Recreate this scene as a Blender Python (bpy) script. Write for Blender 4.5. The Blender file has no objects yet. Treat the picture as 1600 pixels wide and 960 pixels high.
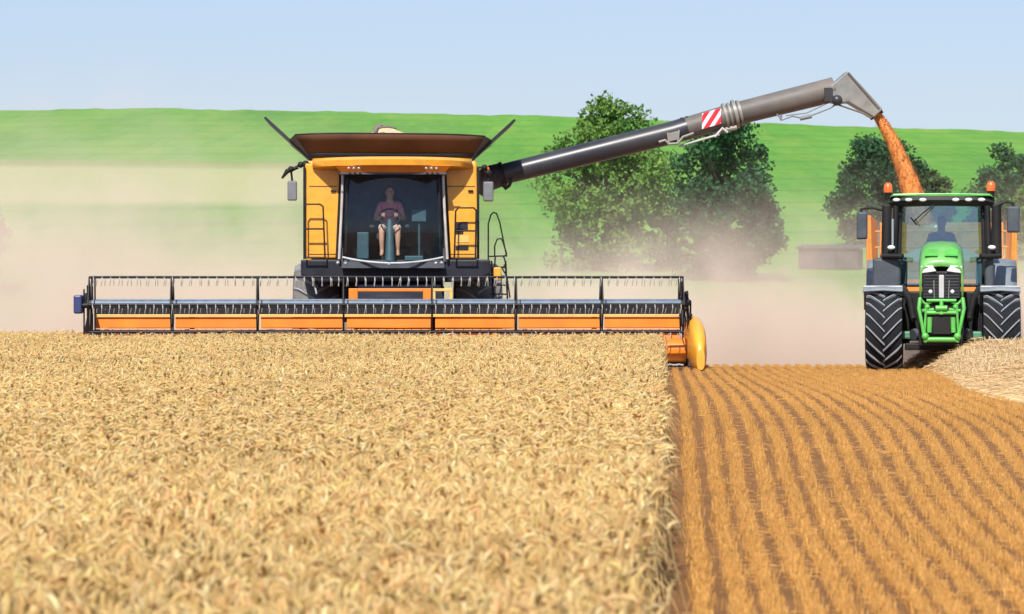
import bpy, bmesh, math, random
import numpy as np
from mathutils import Vector, Matrix, Euler

random.seed(7)
rng = np.random.default_rng(11)
PI = math.pi
F = 5580.0            # focal length in photo pixels (1600 wide)
CAMH = 1.7
sc = bpy.context.scene
col = sc.collection

# ------------------------------------------------------------------ helpers
def tag(o, label=None, cat=None, group=None, kind=None):
    if label: o['label'] = label
    if cat: o['category'] = cat
    if group: o['group'] = group
    if kind: o['kind'] = kind
    return o

def empty(name, loc, rz=0.0):
    o = bpy.data.objects.new(name, None)
    o.empty_display_size = 0.3
    col.objects.link(o)
    o.location = loc
    o.rotation_euler = (0, 0, rz)
    return o

class MB:
    """collects vertices and faces and links them as one mesh object"""
    def __init__(s):
        s.v = []; s.f = []
    def add(s, vs, fs):
        b = len(s.v)
        s.v += [tuple(p) for p in vs]
        s.f += [tuple(i + b for i in f) for f in fs]
        return s
    def box(s, c, d, rot=None):
        x, y, z = d[0] / 2, d[1] / 2, d[2] / 2
        vs = [Vector(p) for p in ((-x,-y,-z),(x,-y,-z),(x,y,-z),(-x,y,-z),(-x,-y,z),(x,-y,z),(x,y,z),(-x,y,z))]
        if rot is not None:
            m = Euler(rot).to_matrix(); vs = [m @ p for p in vs]
        c = Vector(c)
        return s.hexa([p + c for p in vs])
    def hexa(s, p):
        return s.add(p, [(0,3,2,1),(4,5,6,7),(0,1,5,4),(1,2,6,5),(2,3,7,6),(3,0,4,7)])
    def bx(s, x0, x1, y0, y1, z0, z1):
        return s.box(((x0+x1)/2,(y0+y1)/2,(z0+z1)/2), (abs(x1-x0),abs(y1-y0),abs(z1-z0)))
    def tube(s, pts, r, n=8, caps=True):
        pts = [Vector(p) for p in pts]
        rs = r if isinstance(r, (list, tuple)) else [r] * len(pts)
        t0 = (pts[1] - pts[0]).normalized()
        up = Vector((0,0,1)) if abs(t0.z) < 0.9 else Vector((1,0,0))
        u = t0.cross(up).normalized()
        vs = []
        for i, p in enumerate(pts):
            if i == 0: t = pts[1] - pts[0]
            elif i == len(pts) - 1: t = pts[-1] - pts[-2]
            else: t = (pts[i+1]-pts[i]).normalized() + (pts[i]-pts[i-1]).normalized()
            t.normalize()
            u = (u - t * u.dot(t)).normalized()
            w = t.cross(u)
            for k in range(n):
                a = 2*PI*k/n
                vs.append(p + (u*math.cos(a) + w*math.sin(a)) * rs[i])
        fs = []
        for i in range(len(pts)-1):
            for k in range(n):
                k2 = (k+1) % n
                fs.append((i*n+k, i*n+k2, (i+1)*n+k2, (i+1)*n+k))
        if caps:
            fs.append(tuple(range(n-1, -1, -1)))
            fs.append(tuple((len(pts)-1)*n + k for k in range(n)))
        return s.add(vs, fs)
    def prism(s, poly, a0, a1, axis='y'):
        n = len(poly)
        def q(p, a):
            if axis == 'y': return (p[0], a, p[1])
            if axis == 'x': return (a, p[0], p[1])
            return (p[0], p[1], a)
        vs = [q(p, a0) for p in poly] + [q(p, a1) for p in poly]
        fs = [tuple(range(n)), tuple(range(2*n-1, n-1, -1))]
        for i in range(n):
            j = (i+1) % n
            fs.append((j, i, n+i, n+j))
        return s.add(vs, fs)
    def lathe_x(s, prof, c, n=32):
        """prof: list of (x offset, radius) turned round the x axis through c"""
        vs = []; m = len(prof)
        for k in range(n):
            a = 2*PI*k/n
            for (x, r) in prof:
                vs.append((c[0]+x, c[1]+r*math.cos(a), c[2]+r*math.sin(a)))
        fs = []
        for k in range(n):
            k2 = (k+1) % n
            for i in range(m-1):
                fs.append((k*m+i, k*m+i+1, k2*m+i+1, k2*m+i))
        return s.add(vs, fs)
    def sheet(s, rows):
        n = len(rows[0]); vs = [p for r in rows for p in r]; fs = []
        for i in range(len(rows)-1):
            for k in range(n-1):
                fs.append((i*n+k, i*n+k+1, (i+1)*n+k+1, (i+1)*n+k))
        return s.add(vs, fs)
    def ball(s, c, r, n=10, m=7):
        r = r if isinstance(r, (list, tuple)) else (r, r, r)
        rows = []
        for i in range(m+1):
            th = PI*i/m
            rows.append([(c[0]+r[0]*math.sin(th)*math.cos(2*PI*k/n), c[1]+r[1]*math.sin(th)*math.sin(2*PI*k/n), c[2]-r[2]*math.cos(th)) for k in range(n+1)])
        return s.sheet(rows)
    def build(s, name, mat, parent=None, bevel=0, smooth=None, solid=0, seg=2):
        me = bpy.data.meshes.new(name)
        me.from_pydata(s.v, [], s.f)
        bm = bmesh.new(); bm.from_mesh(me)
        bmesh.ops.remove_doubles(bm, verts=bm.verts, dist=1e-5)
        bmesh.ops.recalc_face_normals(bm, faces=bm.faces)
        bm.to_mesh(me); bm.free()
        me.materials.append(mat)
        o = bpy.data.objects.new(name, me)
        col.objects.link(o)
        if parent: o.parent = parent
        if smooth:
            for p in me.polygons: p.use_smooth = True
            me.set_sharp_from_angle(angle=math.radians(smooth))
        if solid:
            md = o.modifiers.new('solid', 'SOLIDIFY'); md.thickness = solid; md.offset = 0
        if bevel:
            md = o.modifiers.new('bevel', 'BEVEL'); md.width = bevel; md.segments = seg; md.limit_method = 'ANGLE'
        return o

def np_mesh(name, V, Q, mat, colr=None):
    me = bpy.data.meshes.new(name)
    V = np.asarray(V, np.float32); Q = np.asarray(Q, np.int32)
    me.vertices.add(len(V)); me.vertices.foreach_set('co', V.ravel())
    k = Q.shape[1]
    me.loops.add(Q.size); me.loops.foreach_set('vertex_index', Q.ravel())
    me.polygons.add(len(Q)); me.polygons.foreach_set('loop_start', np.arange(0, Q.size, k, dtype=np.int32))
    me.update(calc_edges=True)
    if colr is not None:
        at = me.color_attributes.new('tint', 'FLOAT_COLOR', 'POINT')
        c4 = np.ones((len(V), 4), np.float32); c4[:, :3] = colr
        at.data.foreach_set('color', c4.ravel())
    me.materials.append(mat)
    o = bpy.data.objects.new(name, me)
    col.objects.link(o)
    return o

# ------------------------------------------------------------------ materials
def nodes_of(name):
    m = bpy.data.materials.new(name); m.use_nodes = True
    nt = m.node_tree
    return m, nt, nt.nodes['Principled BSDF']

def mat(name, c, rough=0.5, metal=0.0, var=0.12, scale=6.0, dust=0.0, dustc=(0.42,0.32,0.20), bump=0.0, spec=0.5, coat=0.0):
    """paint, metal or plastic with uneven tone and a thin, patchy film of field dust"""
    m, nt, b = nodes_of(name)
    N, K = nt.nodes, nt.links
    tc = N.new('ShaderNodeTexCoord')
    n1 = N.new('ShaderNodeTexNoise'); n1.inputs['Scale'].default_value = scale; n1.inputs['Detail'].default_value = 6
    K.new(tc.outputs['Object'], n1.inputs['Vector'])
    mr = N.new('ShaderNodeMapRange'); mr.inputs['From Min'].default_value = 0.3; mr.inputs['From Max'].default_value = 0.7
    mr.inputs['To Min'].default_value = 1 - var; mr.inputs['To Max'].default_value = 1 + var
    K.new(n1.outputs['Fac'], mr.inputs['Value'])
    mx = N.new('ShaderNodeMix'); mx.data_type = 'RGBA'; mx.blend_type = 'MULTIPLY'; mx.inputs['Factor'].default_value = 1
    mx.inputs['A'].default_value = (*c, 1)
    K.new(mr.outputs['Result'], mx.inputs['B'])
    out = mx.outputs['Result']
    if dust > 0:
        n2 = N.new('ShaderNodeTexNoise'); n2.inputs['Scale'].default_value = scale*0.35; n2.inputs['Detail'].default_value = 8; n2.inputs['Roughness'].default_value = 0.65
        K.new(tc.outputs['Object'], n2.inputs['Vector'])
        m2 = N.new('ShaderNodeMapRange'); m2.inputs['From Min'].default_value = 0.35; m2.inputs['From Max'].default_value = 0.75
        m2.inputs['To Min'].default_value = dust*0.3; m2.inputs['To Max'].default_value = min(1, dust*1.7)
        K.new(n2.outputs['Fac'], m2.inputs['Value'])
        mm = N.new('ShaderNodeMix'); mm.data_type = 'RGBA'
        mm.inputs['B'].default_value = (*dustc, 1)
        K.new(m2.outputs['Result'], mm.inputs['Factor']); K.new(out, mm.inputs['A'])
        out = mm.outputs['Result']
        mr3 = N.new('ShaderNodeMapRange'); mr3.inputs['To Min'].default_value = rough; mr3.inputs['To Max'].default_value = 0.95
        K.new(m2.outputs['Result'], mr3.inputs['Value']); K.new(mr3.outputs['Result'], b.inputs['Roughness'])
    else:
        b.inputs['Roughness'].default_value = rough
    K.new(out, b.inputs['Base Color'])
    b.inputs['Metallic'].default_value = metal
    b.inputs['Specular IOR Level'].default_value = spec
    if coat: b.inputs['Coat Weight'].default_value = coat; b.inputs['Coat Roughness'].default_value = 0.15
    if bump:
        bp = N.new('ShaderNodeBump'); bp.inputs['Strength'].default_value = bump; bp.inputs['Distance'].default_value = 0.02
        K.new(n1.outputs['Fac'], bp.inputs['Height']); K.new(bp.outputs['Normal'], b.inputs['Normal'])
    return m

def tint_mat(name, rough=0.7, spec=0.25, trans=0.0):
    m, nt, b = nodes_of(name)
    a = nt.nodes.new('ShaderNodeAttribute'); a.attribute_name = 'tint'
    nt.links.new(a.outputs['Color'], b.inputs['Base Color'])
    b.inputs['Roughness'].default_value = rough; b.inputs['Specular IOR Level'].default_value = spec
    if trans:
        out = nt.nodes['Material Output']
        t = nt.nodes.new('ShaderNodeBsdfTranslucent'); nt.links.new(a.outputs['Color'], t.inputs['Color'])
        ms = nt.nodes.new('ShaderNodeMixShader'); ms.inputs[0].default_value = trans
        nt.links.new(b.outputs[0], ms.inputs[1]); nt.links.new(t.outputs[0], ms.inputs[2])
        nt.links.new(ms.outputs[0], out.inputs['Surface'])
    return m

def glass_mat(name, tintc, refl=0.10):
    m = bpy.data.materials.new(name); m.use_nodes = True
    nt = m.node_tree; N, K = nt.nodes, nt.links
    N.remove(N['Principled BSDF'])
    out = N['Material Output']
    tr = N.new('ShaderNodeBsdfTransparent'); tr.inputs['Color'].default_value = (*tintc, 1)
    gl = N.new('ShaderNodeBsdfGlossy'); gl.inputs['Roughness'].default_value = 0.03; gl.inputs['Color'].default_value = (0.9,0.95,1,1)
    lw = N.new('ShaderNodeLayerWeight'); lw.inputs['Blend'].default_value = 0.25
    mr = N.new('ShaderNodeMapRange'); mr.inputs['To Min'].default_value = refl; mr.inputs['To Max'].default_value = 0.7
    K.new(lw.outputs['Fresnel'], mr.inputs['Value'])
    ms = N.new('ShaderNodeMixShader')
    K.new(mr.outputs['Result'], ms.inputs[0]); K.new(tr.outputs[0], ms.inputs[1]); K.new(gl.outputs[0], ms.inputs[2])
    K.new(ms.outputs[0], out.inputs['Surface'])
    return m

M = {}
M['yellow'] = mat('yellow_paint', (0.90,0.385,0.018), 0.38, var=0.10, dust=0.12, coat=0.25)
M['orange'] = mat('orange_yellow_panel', (0.78,0.21,0.006), 0.42, var=0.15, scale=2.5, dust=0.06)
M['yellow_lip'] = mat('pale_yellow_edge', (0.85,0.52,0.12), 0.5, var=0.1, dust=0.15)
M['slate'] = mat('slate_blue_metal', (0.075,0.13,0.20), 0.4, var=0.25, dust=0.12)
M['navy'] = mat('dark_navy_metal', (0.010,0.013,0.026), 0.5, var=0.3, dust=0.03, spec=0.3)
M['blue'] = mat('blue_cover', (0.02,0.04,0.16), 0.4, var=0.2, dust=0.05)
M['black'] = mat('black_plastic', (0.010,0.010,0.012), 0.55, var=0.3, dust=0.02, spec=0.3)
M['blackmetal'] = mat('black_steel', (0.010,0.010,0.013), 0.5, var=0.3, dust=0.015, spec=0.3)
M['interior'] = mat('dark_cab_trim', (0.075,0.08,0.10), 0.7, var=0.2)
M['seat'] = mat('grey_seat_fabric', (0.05,0.05,0.065), 0.9, var=0.2)
M['tine'] = mat('pale_plastic_tine', (0.48,0.47,0.44), 0.5, var=0.1, dust=0.1)
M['tyre'] = mat('tyre_rubber', (0.008,0.010,0.014), 0.8, var=0.3, dust=0.02, bump=0.2, spec=0.2)
M['lug'] = mat('dusty_tyre_lug', (0.22,0.25,0.29), 0.85, var=0.3, dust=0.25, dustc=(0.42,0.41,0.40))
M['dustytyre'] = mat('dusty_tyre_rubber', (0.05,0.055,0.06), 0.85, var=0.3, dust=0.4, dustc=(0.30,0.27,0.24))
M['rimyellow'] = mat('wheel_rim_yellow', (0.8,0.45,0.05), 0.45, dust=0.2)
M['rustybrown'] = mat('rust_streaked_hopper_steel', (0.050,0.028,0.022), 0.6, var=0.7, scale=1.3, dust=0.42, dustc=(0.23,0.10,0.05))
M['pipe'] = mat('auger_pipe_dark_paint', (0.018,0.020,0.030), 0.33, var=0.3, scale=2, dust=0.07, dustc=(0.35,0.30,0.24))
M['pipedusty'] = mat('auger_pipe_dusty_paint', (0.10,0.09,0.085), 0.45, var=0.25, scale=2, dust=0.3, dustc=(0.28,0.23,0.18))
M['grey'] = mat('galvanised_grey_steel', (0.22,0.235,0.235), 0.45, metal=0.2, var=0.25, scale=4, dust=0.25)
M['lightgrey'] = mat('light_grey_paint', (0.5,0.51,0.52), 0.45, var=0.15, dust=0.15)
M['palepillar'] = mat('pale_pillar_trim', (0.55,0.50,0.46), 0.4, var=0.2)
M['mirror_shell'] = mat('grey_mirror_shell', (0.16,0.17,0.19), 0.5, var=0.15, dust=0.1)
M['chrome'] = mat('chrome', (0.7,0.72,0.75), 0.15, metal=1.0, var=0.05)
M['lens'] = mat('lamp_lens', (0.85,0.86,0.85), 0.12, var=0.05, spec=0.8)
M['lamp'] = mat('dull_lamp_glass', (0.42,0.45,0.46), 0.12, metal=0.4, var=0.3, scale=30, spec=0.8)
M['amber'] = mat('amber_beacon_plastic', (0.85,0.15,0.03), 0.3, var=0.1)
M['green'] = mat('bright_green_paint', (0.065,0.44,0.05), 0.42, var=0.2, dust=0.12, coat=0.3)
M['greenlight'] = mat('hood_green_paint', (0.09,0.43,0.055), 0.4, var=0.10, dust=0.16, dustc=(0.60,0.62,0.42), coat=0.3)
M['teal'] = mat('dusty_green_axle', (0.05,0.26,0.15), 0.5, var=0.2, dust=0.15)
M['darkgrey'] = mat('dark_blue_grey_panel', (0.035,0.045,0.06), 0.5, var=0.25, dust=0.12, dustc=(0.3,0.32,0.34))
M['fender'] = mat('grey_fender_panel', (0.15,0.18,0.21), 0.5, var=0.2, dust=0.2, dustc=(0.4,0.4,0.4))
M['trailer'] = mat('orange_trailer_paint', (0.75,0.26,0.03), 0.5, var=0.2, dust=0.15)
M['red'] = mat('red_reflector', (0.75,0.03,0.05), 0.4, var=0.1)
M['white'] = mat('white_reflector', (0.8,0.78,0.78), 0.4, var=0.05)
M['sticker'] = mat('black_sticker', (0.015,0.015,0.02), 0.5, var=0.1)
M['column'] = mat('blue_grey_column', (0.035,0.085,0.105), 0.6, var=0.15)
M['skin'] = mat('skin', (0.52,0.28,0.19), 0.55, var=0.08)
M['shirt_pink'] = mat('dull_pink_cotton', (0.62,0.20,0.24), 0.9, var=0.15)
M['shorts_pale'] = mat('pale_cotton', (0.62,0.58,0.54), 0.9, var=0.1)
M['shirt_blue'] = mat('blue_cotton', (0.06,0.14,0.28), 0.9, var=0.15)
M['trousers_dark'] = mat('dark_work_trousers', (0.03,0.035,0.05), 0.9, var=0.15)
M['hair'] = mat('dark_hair', (0.03,0.02,0.012), 0.8, var=0.2)
M['eye'] = mat('eye', (0.02,0.015,0.012), 0.2, var=0.0)
M['wood'] = mat('grey_boards', (0.05,0.05,0.055), 0.8, var=0.3, scale=3)
M['tin'] = mat('grey_tin_roof', (0.05,0.052,0.058), 0.7, var=0.25, scale=3)
M['bark'] = mat('bark', (0.09,0.065,0.045), 0.9, var=0.4, scale=5, bump=0.6)
M['grainheap'] = mat('heaped_grain', (0.62,0.46,0.28), 0.8, var=0.35, scale=40, bump=0.8)
M['glass_dark'] = glass_mat('tinted_cab_glass', (0.90,0.95,0.96), 0.025)
M['glass'] = glass_mat('clear_cab_glass', (0.48,0.74,0.77), 0.20)
M['wheat'] = tint_mat('ripe_wheat', 0.65, 0.3, 0.30)
M['stubble'] = tint_mat('cut_straw', 0.7, 0.25)
M['straw'] = tint_mat('pale_loose_straw', 0.7, 0.25)
M['leaf'] = tint_mat('leaves', 0.6, 0.3, 0.25)
M['grain'] = tint_mat('flowing_grain', 0.6, 0.2)

# ------------------------------------------------------------------ terrain
def ss(a, b, x):
    t = np.clip((x - a) / (b - a), 0, 1)
    return t*t*(3-2*t)

def ridge(X):
    px = 800 + X * F / 620.0
    y = np.interp(px, [-1500,0,250,500,850,1200,1600,3000], [182,172,169,174,181,193,206,235])
    return CAMH + (425 - y) / 9.0

def terr(X, Y):
    X = np.asarray(X, float); Y = np.asarray(Y, float)
    d = np.clip(Y - 63, 0, None)
    drop = -0.034 * (np.sqrt(d*d + 4) - 2)
    z = np.maximum(drop, -1.15)
    t = np.clip((Y - 130) / 490.0, 0, 1.0)
    z = z + (ridge(X) + 1.15) * t**1.2
    z = z + ss(450, 620, Y)*(0.05*np.sin(X*0.17+.4) + 0.06*np.sin(X*0.41+1) + 0.05*np.sin(X*0.97+2) + 0.05*np.sin(X*1.9))
    over = np.clip(Y - 610, 0, None)
    z = z - 0.00018 * over**2
    return z

def grid(name, xs, ys, m):
    XX, YY = np.meshgrid(xs, ys)
    Z = terr(XX, YY)
    V = np.stack([XX, YY, Z], -1).reshape(-1, 3)
    nx, ny = len(xs), len(ys)
    i = (np.arange(ny-1)[:, None]*nx + np.arange(nx-1)[None]).ravel()
    Q = np.stack([i, i+1, i+nx+1, i+nx], -1)
    o = np_mesh(name, V, Q, m)
    for p in o.data.polygons: p.use_smooth = True
    return o

def soil_material():
    m, nt, b = nodes_of('field_soil')
    N, K = nt.nodes, nt.links
    tc = N.new('ShaderNodeTexCoord')
    n1 = N.new('ShaderNodeTexNoise'); n1.inputs['Scale'].default_value = 1.3; n1.inputs['Detail'].default_value = 9
    n2 = N.new('ShaderNodeTexNoise'); n2.inputs['Scale'].default_value = 26; n2.inputs['Detail'].default_value = 8; n2.inputs['Roughness'].default_value = 0.7
    K.new(tc.outputs['Object'], n1.inputs['Vector']); K.new(tc.outputs['Object'], n2.inputs['Vector'])
    r1 = N.new('ShaderNodeValToRGB')
    r1.color_ramp.elements[0].position = 0.30; r1.color_ramp.elements[0].color = (0.14,0.064,0.025,1)
    r1.color_ramp.elements[1].position = 0.72; r1.color_ramp.elements[1].color = (0.42,0.205,0.075,1)
    mixf = N.new('ShaderNodeMath'); mixf.operation = 'MULTIPLY_ADD'; mixf.inputs[1].default_value = 0.65
    h = N.new('ShaderNodeMath'); h.operation = 'MULTIPLY'; h.inputs[1].default_value = 0.35
    K.new(n1.outputs['Fac'], h.inputs[0]); K.new(n2.outputs['Fac'], mixf.inputs[0]); K.new(h.outputs[0], mixf.inputs[2])
    K.new(mixf.outputs[0], r1.inputs['Fac']); K.new(r1.outputs['Color'], b.inputs['Base Color'])
    bp = N.new('ShaderNodeBump'); bp.inputs['Strength'].default_value = 0.9; bp.inputs['Distance'].default_value = 0.03
    K.new(n2.outputs['Fac'], bp.inputs['Height']); K.new(bp.outputs['Normal'], b.inputs['Normal'])
    b.inputs['Roughness'].default_value = 0.95; b.inputs['Specular IOR Level'].default_value = 0.15
    return m

def hill_material():
    m, nt, b = nodes_of('green_hill_crop')
    N, K = nt.nodes, nt.links
    tc = N.new('ShaderNodeTexCoord')
    def noise(s, d=6, r=0.55, sy=1.0):
        mp = N.new('ShaderNodeMapping'); mp.inputs['Scale'].default_value = (1, sy, 1)
        K.new(tc.outputs['Object'], mp.inputs['Vector'])
        n = N.new('ShaderNodeTexNoise'); n.inputs['Scale'].default_value = s; n.inputs['Detail'].default_value = d; n.inputs['Roughness'].default_value = r
        K.new(mp.outputs[0], n.inputs['Vector']); return n.outputs['Fac']
    big = noise(0.05, 6, 0.65, 0.12); fine = noise(0.6, 8, 0.7, 0.06)
    r = N.new('ShaderNodeValToRGB')
    r.color_ramp.elements[0].position = 0.32; r.color_ramp.elements[0].color = (0.070,0.225,0.032,1)
    r.color_ramp.elements[1].position = 0.70; r.color_ramp.elements[1].color = (0.175,0.375,0.055,1)
    a = N.new('ShaderNodeMath'); a.operation = 'MULTIPLY_ADD'; a.inputs[1].default_value = 0.55
    h = N.new('ShaderNodeMath'); h.operation = 'MULTIPLY'; h.inputs[1].default_value = 0.45
    K.new(fine, h.inputs[0]); K.new(big, a.inputs[0]); K.new(h.outputs[0], a.inputs[2]); K.new(a.outputs[0], r.inputs['Fac'])
    # the strip of ripe field and the bare track across the left part of the hill (real ground cover)
    sp = N.new('ShaderNodeSeparateXYZ'); K.new(tc.outputs['Object'], sp.inputs[0])
    wob = N.new('ShaderNodeMath'); wob.operation = 'MULTIPLY_ADD'; wob.inputs[1].default_value = 18.0
    K.new(big, wob.inputs[0]); K.new(sp.outputs['Y'], wob.inputs[2])
    def band(lo, hi, soft):
        m1 = N.new('ShaderNodeMapRange'); m1.inputs['From Min'].default_value = lo-soft; m1.inputs['From Max'].default_value = lo+soft
        m2 = N.new('ShaderNodeMapRange'); m2.inputs['From Min'].default_value = hi-soft; m2.inputs['From Max'].default_value = hi+soft
        m2.inputs['To Min'].default_value = 1; m2.inputs['To Max'].default_value = 0
        K.new(wob.outputs[0], m1.inputs['Value']); K.new(wob.outputs[0], m2.inputs['Value'])
        mu = N.new('ShaderNodeMath'); mu.operation = 'MULTIPLY'
        K.new(m1.outputs[0], mu.inputs[0]); K.new(m2.outputs[0], mu.inputs[1]); return mu.outputs[0]
    mx = N.new('ShaderNodeMapRange'); mx.inputs['From Min'].default_value = -21; mx.inputs['From Max'].default_value = -15
    mx.inputs['To Min'].default_value = 1; mx.inputs['To Max'].default_value = 0
    K.new(sp.outputs['X'], mx.inputs['Value'])
    def layer(base, fac, colr, amt):
        mu = N.new('ShaderNodeMath'); mu.operation = 'MULTIPLY'; K.new(fac, mu.inputs[0]); K.new(mx.outputs[0], mu.inputs[1])
        m3 = N.new('ShaderNodeMath'); m3.operation = 'MULTIPLY'; m3.inputs[1].default_value = amt; K.new(mu.outputs[0], m3.inputs[0])
        mm = N.new('ShaderNodeMix'); mm.data_type = 'RGBA'; mm.inputs['B'].default_value = (*colr, 1)
        K.new(m3.outputs[0], mm.inputs['Factor']); K.new(base, mm.inputs['A']); return mm.outputs['Result']
    pat = noise(0.12, 7, 0.65, 0.10)
    pr_ = N.new('ShaderNodeMapRange'); pr_.inputs['From Min'].default_value = 0.50; pr_.inputs['From Max'].default_value = 0.68; pr_.inputs['To Max'].default_value = 0.6
    K.new(pat, pr_.inputs['Value'])
    pm = N.new('ShaderNodeMix'); pm.data_type = 'RGBA'; pm.inputs['B'].default_value = (0.22,0.34,0.06,1); K.new(pr_.outputs[0], pm.inputs['Factor']); K.new(r.outputs['Color'], pm.inputs['A'])
    # tramlines left by the sprayer
    wv = N.new('ShaderNodeTexWave'); wv.bands_direction = 'X'; wv.inputs['Scale'].default_value = 0.012; wv.inputs['Distortion'].default_value = 1.2; wv.inputs['Detail'].default_value = 1
    mp2 = N.new('ShaderNodeMapping'); mp2.inputs['Rotation'].default_value = (0, 0, 1.15); K.new(tc.outputs['Object'], mp2.inputs['Vector']); K.new(mp2.outputs[0], wv.inputs['Vector'])
    wr_ = N.new('ShaderNodeMapRange'); wr_.inputs['From Min'].default_value = 0.93; wr_.inputs['From Max'].default_value = 1.0; wr_.inputs['To Max'].default_value = 0.4; K.new(wv.outputs['Fac'], wr_.inputs['Value'])
    wm = N.new('ShaderNodeMix'); wm.data_type = 'RGBA'; wm.inputs['B'].default_value = (0.06,0.16,0.03,1); K.new(wr_.outputs[0], wm.inputs['Factor']); K.new(pm.outputs['Result'], wm.inputs['A'])
    c = layer(wm.outputs['Result'], band(308, 396, 7), (0.42,0.42,0.20), 0.8)
    c = layer(c, band(399, 410, 8), (0.40,0.27,0.17), 0.6)
    K.new(c, b.inputs['Base Color'])
    b.inputs['Roughness'].default_value = 0.9; b.inputs['Specular IOR Level'].default_value = 0.1
    bp = N.new('ShaderNodeBump'); bp.inputs['Strength'].default_value = 0.5; bp.inputs['Distance'].default_value = 0.5
    K.new(fine, bp.inputs['Height']); K.new(bp.outputs['Normal'], b.inputs['Normal'])
    return m

ys = np.concatenate([np.linspace(-60, 60, 41), np.linspace(61, 130, 60)])
tag(grid('ground', np.linspace(-130, 130, 66), ys, soil_material()), kind='structure')
ys = np.concatenate([np.linspace(130, 640, 120), np.linspace(650, 1000, 30)])
tag(grid('hill', np.linspace(-420, 420, 421), ys, hill_material()), kind='structure')

# ------------------------------------------------------------------ standing wheat
ROW = 235 / F         # direction of the drill rows: x = ROW * y
def edge_x(Y):
    return ROW*Y - 0.05 - 0.075*ss(22, 11, Y) + 0.035*np.sin(Y*1.7) + 0.03*np.sin(Y*0.63+1.0) + 0.02*np.sin(Y*4.1)

def ear_template(lod, nod, ear_len, rad, leaf, seed):
    """one stalk with a nodding ear; the top of the curve sits at z = 0. Returns verts, quads, shade per vertex"""
    r0 = random.Random(seed)
    rings, sides = ((8, 5), (6, 4), (5, 4))[lod]
    stalk_seg = (3, 2, 1)[lod]
    p = []; rr = []; sh = []
    # stalk
    H = 0.45
    bend = 0.02
    for i in range(stalk_seg+1):
        t = i/stalk_seg
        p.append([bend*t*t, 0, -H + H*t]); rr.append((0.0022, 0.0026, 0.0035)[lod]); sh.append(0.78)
    # ear
    ang = nod*0.25; x, z = p[-1][0], p[-1][2]
    prof = np.interp(np.linspace(0, 1, rings), [0, .15, .45, .8, 1], [.4, .85, 1, .8, .2])
    st = ear_len/(rings-1)
    for i in range(rings):
        wig = (1 + (0.26 if i % 2 else -0.16)) if lod == 0 else 1
        p.append([x, 0, z + 0.004]); rr.append(rad*prof[i]*wig); sh.append(1.0)
        ang += nod*0.75/(rings-1)
        x += math.sin(ang)*st; z += math.cos(ang)*st
    p = np.array(p); p[:, 2] -= p[:, 2].max()
    V = []; Q = []; S = []
    n = len(p)
    for i in range(n):
        t = p[min(i+1, n-1)] - p[max(i-1, 0)]; t /= np.linalg.norm(t)+1e-9
        u = np.array([0, 1, 0]); w = np.cross(t, u)
        for k in range(sides):
            a = 2*PI*k/sides + 0.3
            V.append(p[i] + (u*math.cos(a)*1.15 + w*math.sin(a)*0.85)*rr[i]); S.append(sh[i])
    for i in range(n-1):
        for k in range(sides):
            Q.append((i*sides+k, i*sides+(k+1) % sides, (i+1)*sides+(k+1) % sides, (i+1)*sides+k))
    if True:                                     # short awns fanning from the ear
        first = stalk_seg + 2
        for i in range(first, n-1, (1, 1, 2)[lod]):
            for sd in (-1, 1):
                t = p[i+1]-p[i]; t = t/np.linalg.norm(t)
                d = t*0.8 + np.array([r0.uniform(-.35, .35), sd*r0.uniform(.2, .5), r0.uniform(-.2, .35)])
                L_ = r0.uniform(0.022, 0.060); wv = np.array([-t[2], 0, t[0]])*(0.0011, 0.0013, 0.002)[lod]
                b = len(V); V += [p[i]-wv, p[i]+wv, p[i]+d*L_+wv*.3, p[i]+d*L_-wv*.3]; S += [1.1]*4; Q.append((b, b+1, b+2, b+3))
    if leaf:
        b = len(V); a = r0.uniform(0, 2*PI); dx, dy = math.cos(a), math.sin(a)
        L = r0.uniform(0.12, 0.22); k = 4
        z0 = -r0.uniform(0.03, 0.12)
        for i in range(k):
            t = i/(k-1)
            c = np.array([dx*L*t, dy*L*t, z0 + 0.09*t - 0.22*t*t])
            wd = 0.006*(1-t*0.85)
            V.append(c + np.array([-dy, dx, 0.3])*wd); V.append(c - np.array([-dy, dx, 0.3])*wd); S += [0.9, 0.9]
            if i: Q.append((b+2*i-2, b+2*i-1, b+2*i+1, b+2*i))
    return np.array(V), np.array(Q), np.array(S)

def scatter(templates, P, yaw, scl, tilt, colr):
    """copies of the templates at the points P; returns arrays of vertices, quads, colours"""
    n = len(P); which = rng.integers(0, len(templates), n)
    VV, QQ, CC = [], [], []; base = 0
    for k, (V, Q, S) in enumerate(templates):
        idx = np.nonzero(which == k)[0]
        if not len(idx): continue
        c, s = np.cos(yaw[idx])[:, None], np.sin(yaw[idx])[:, None]
        v = V[None]*scl[idx][:, None, None]
        x = v[..., 0] + tilt[idx][:, None]*v[..., 2]; y = v[..., 1]; z = v[..., 2]
        X = x*c - y*s + P[idx, 0][:, None]; Y = x*s + y*c + P[idx, 1][:, None]; Z = z + P[idx, 2][:, None]
        VV.append(np.stack([X, Y, Z], -1).reshape(-1, 3))
        m = len(V)
        QQ.append((Q[None] + (np.arange(len(idx))*m)[:, None, None] + base).reshape(-1, Q.shape[1]))
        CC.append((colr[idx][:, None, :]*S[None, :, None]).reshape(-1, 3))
        base += m*len(idx)
    return np.concatenate(VV), np.concatenate(QQ), np.concatenate(CC)

def lumps(X, Y, s, seed):
    r = np.random.default_rng(seed); z = 0
    for k in range(5):
        a = r.uniform(0, 2*PI); f = s*r.uniform(0.6, 1.8)
        z = z + np.sin((X*math.cos(a) + Y*math.sin(a))*f + r.uniform(0, 6))
    return z/5

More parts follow.
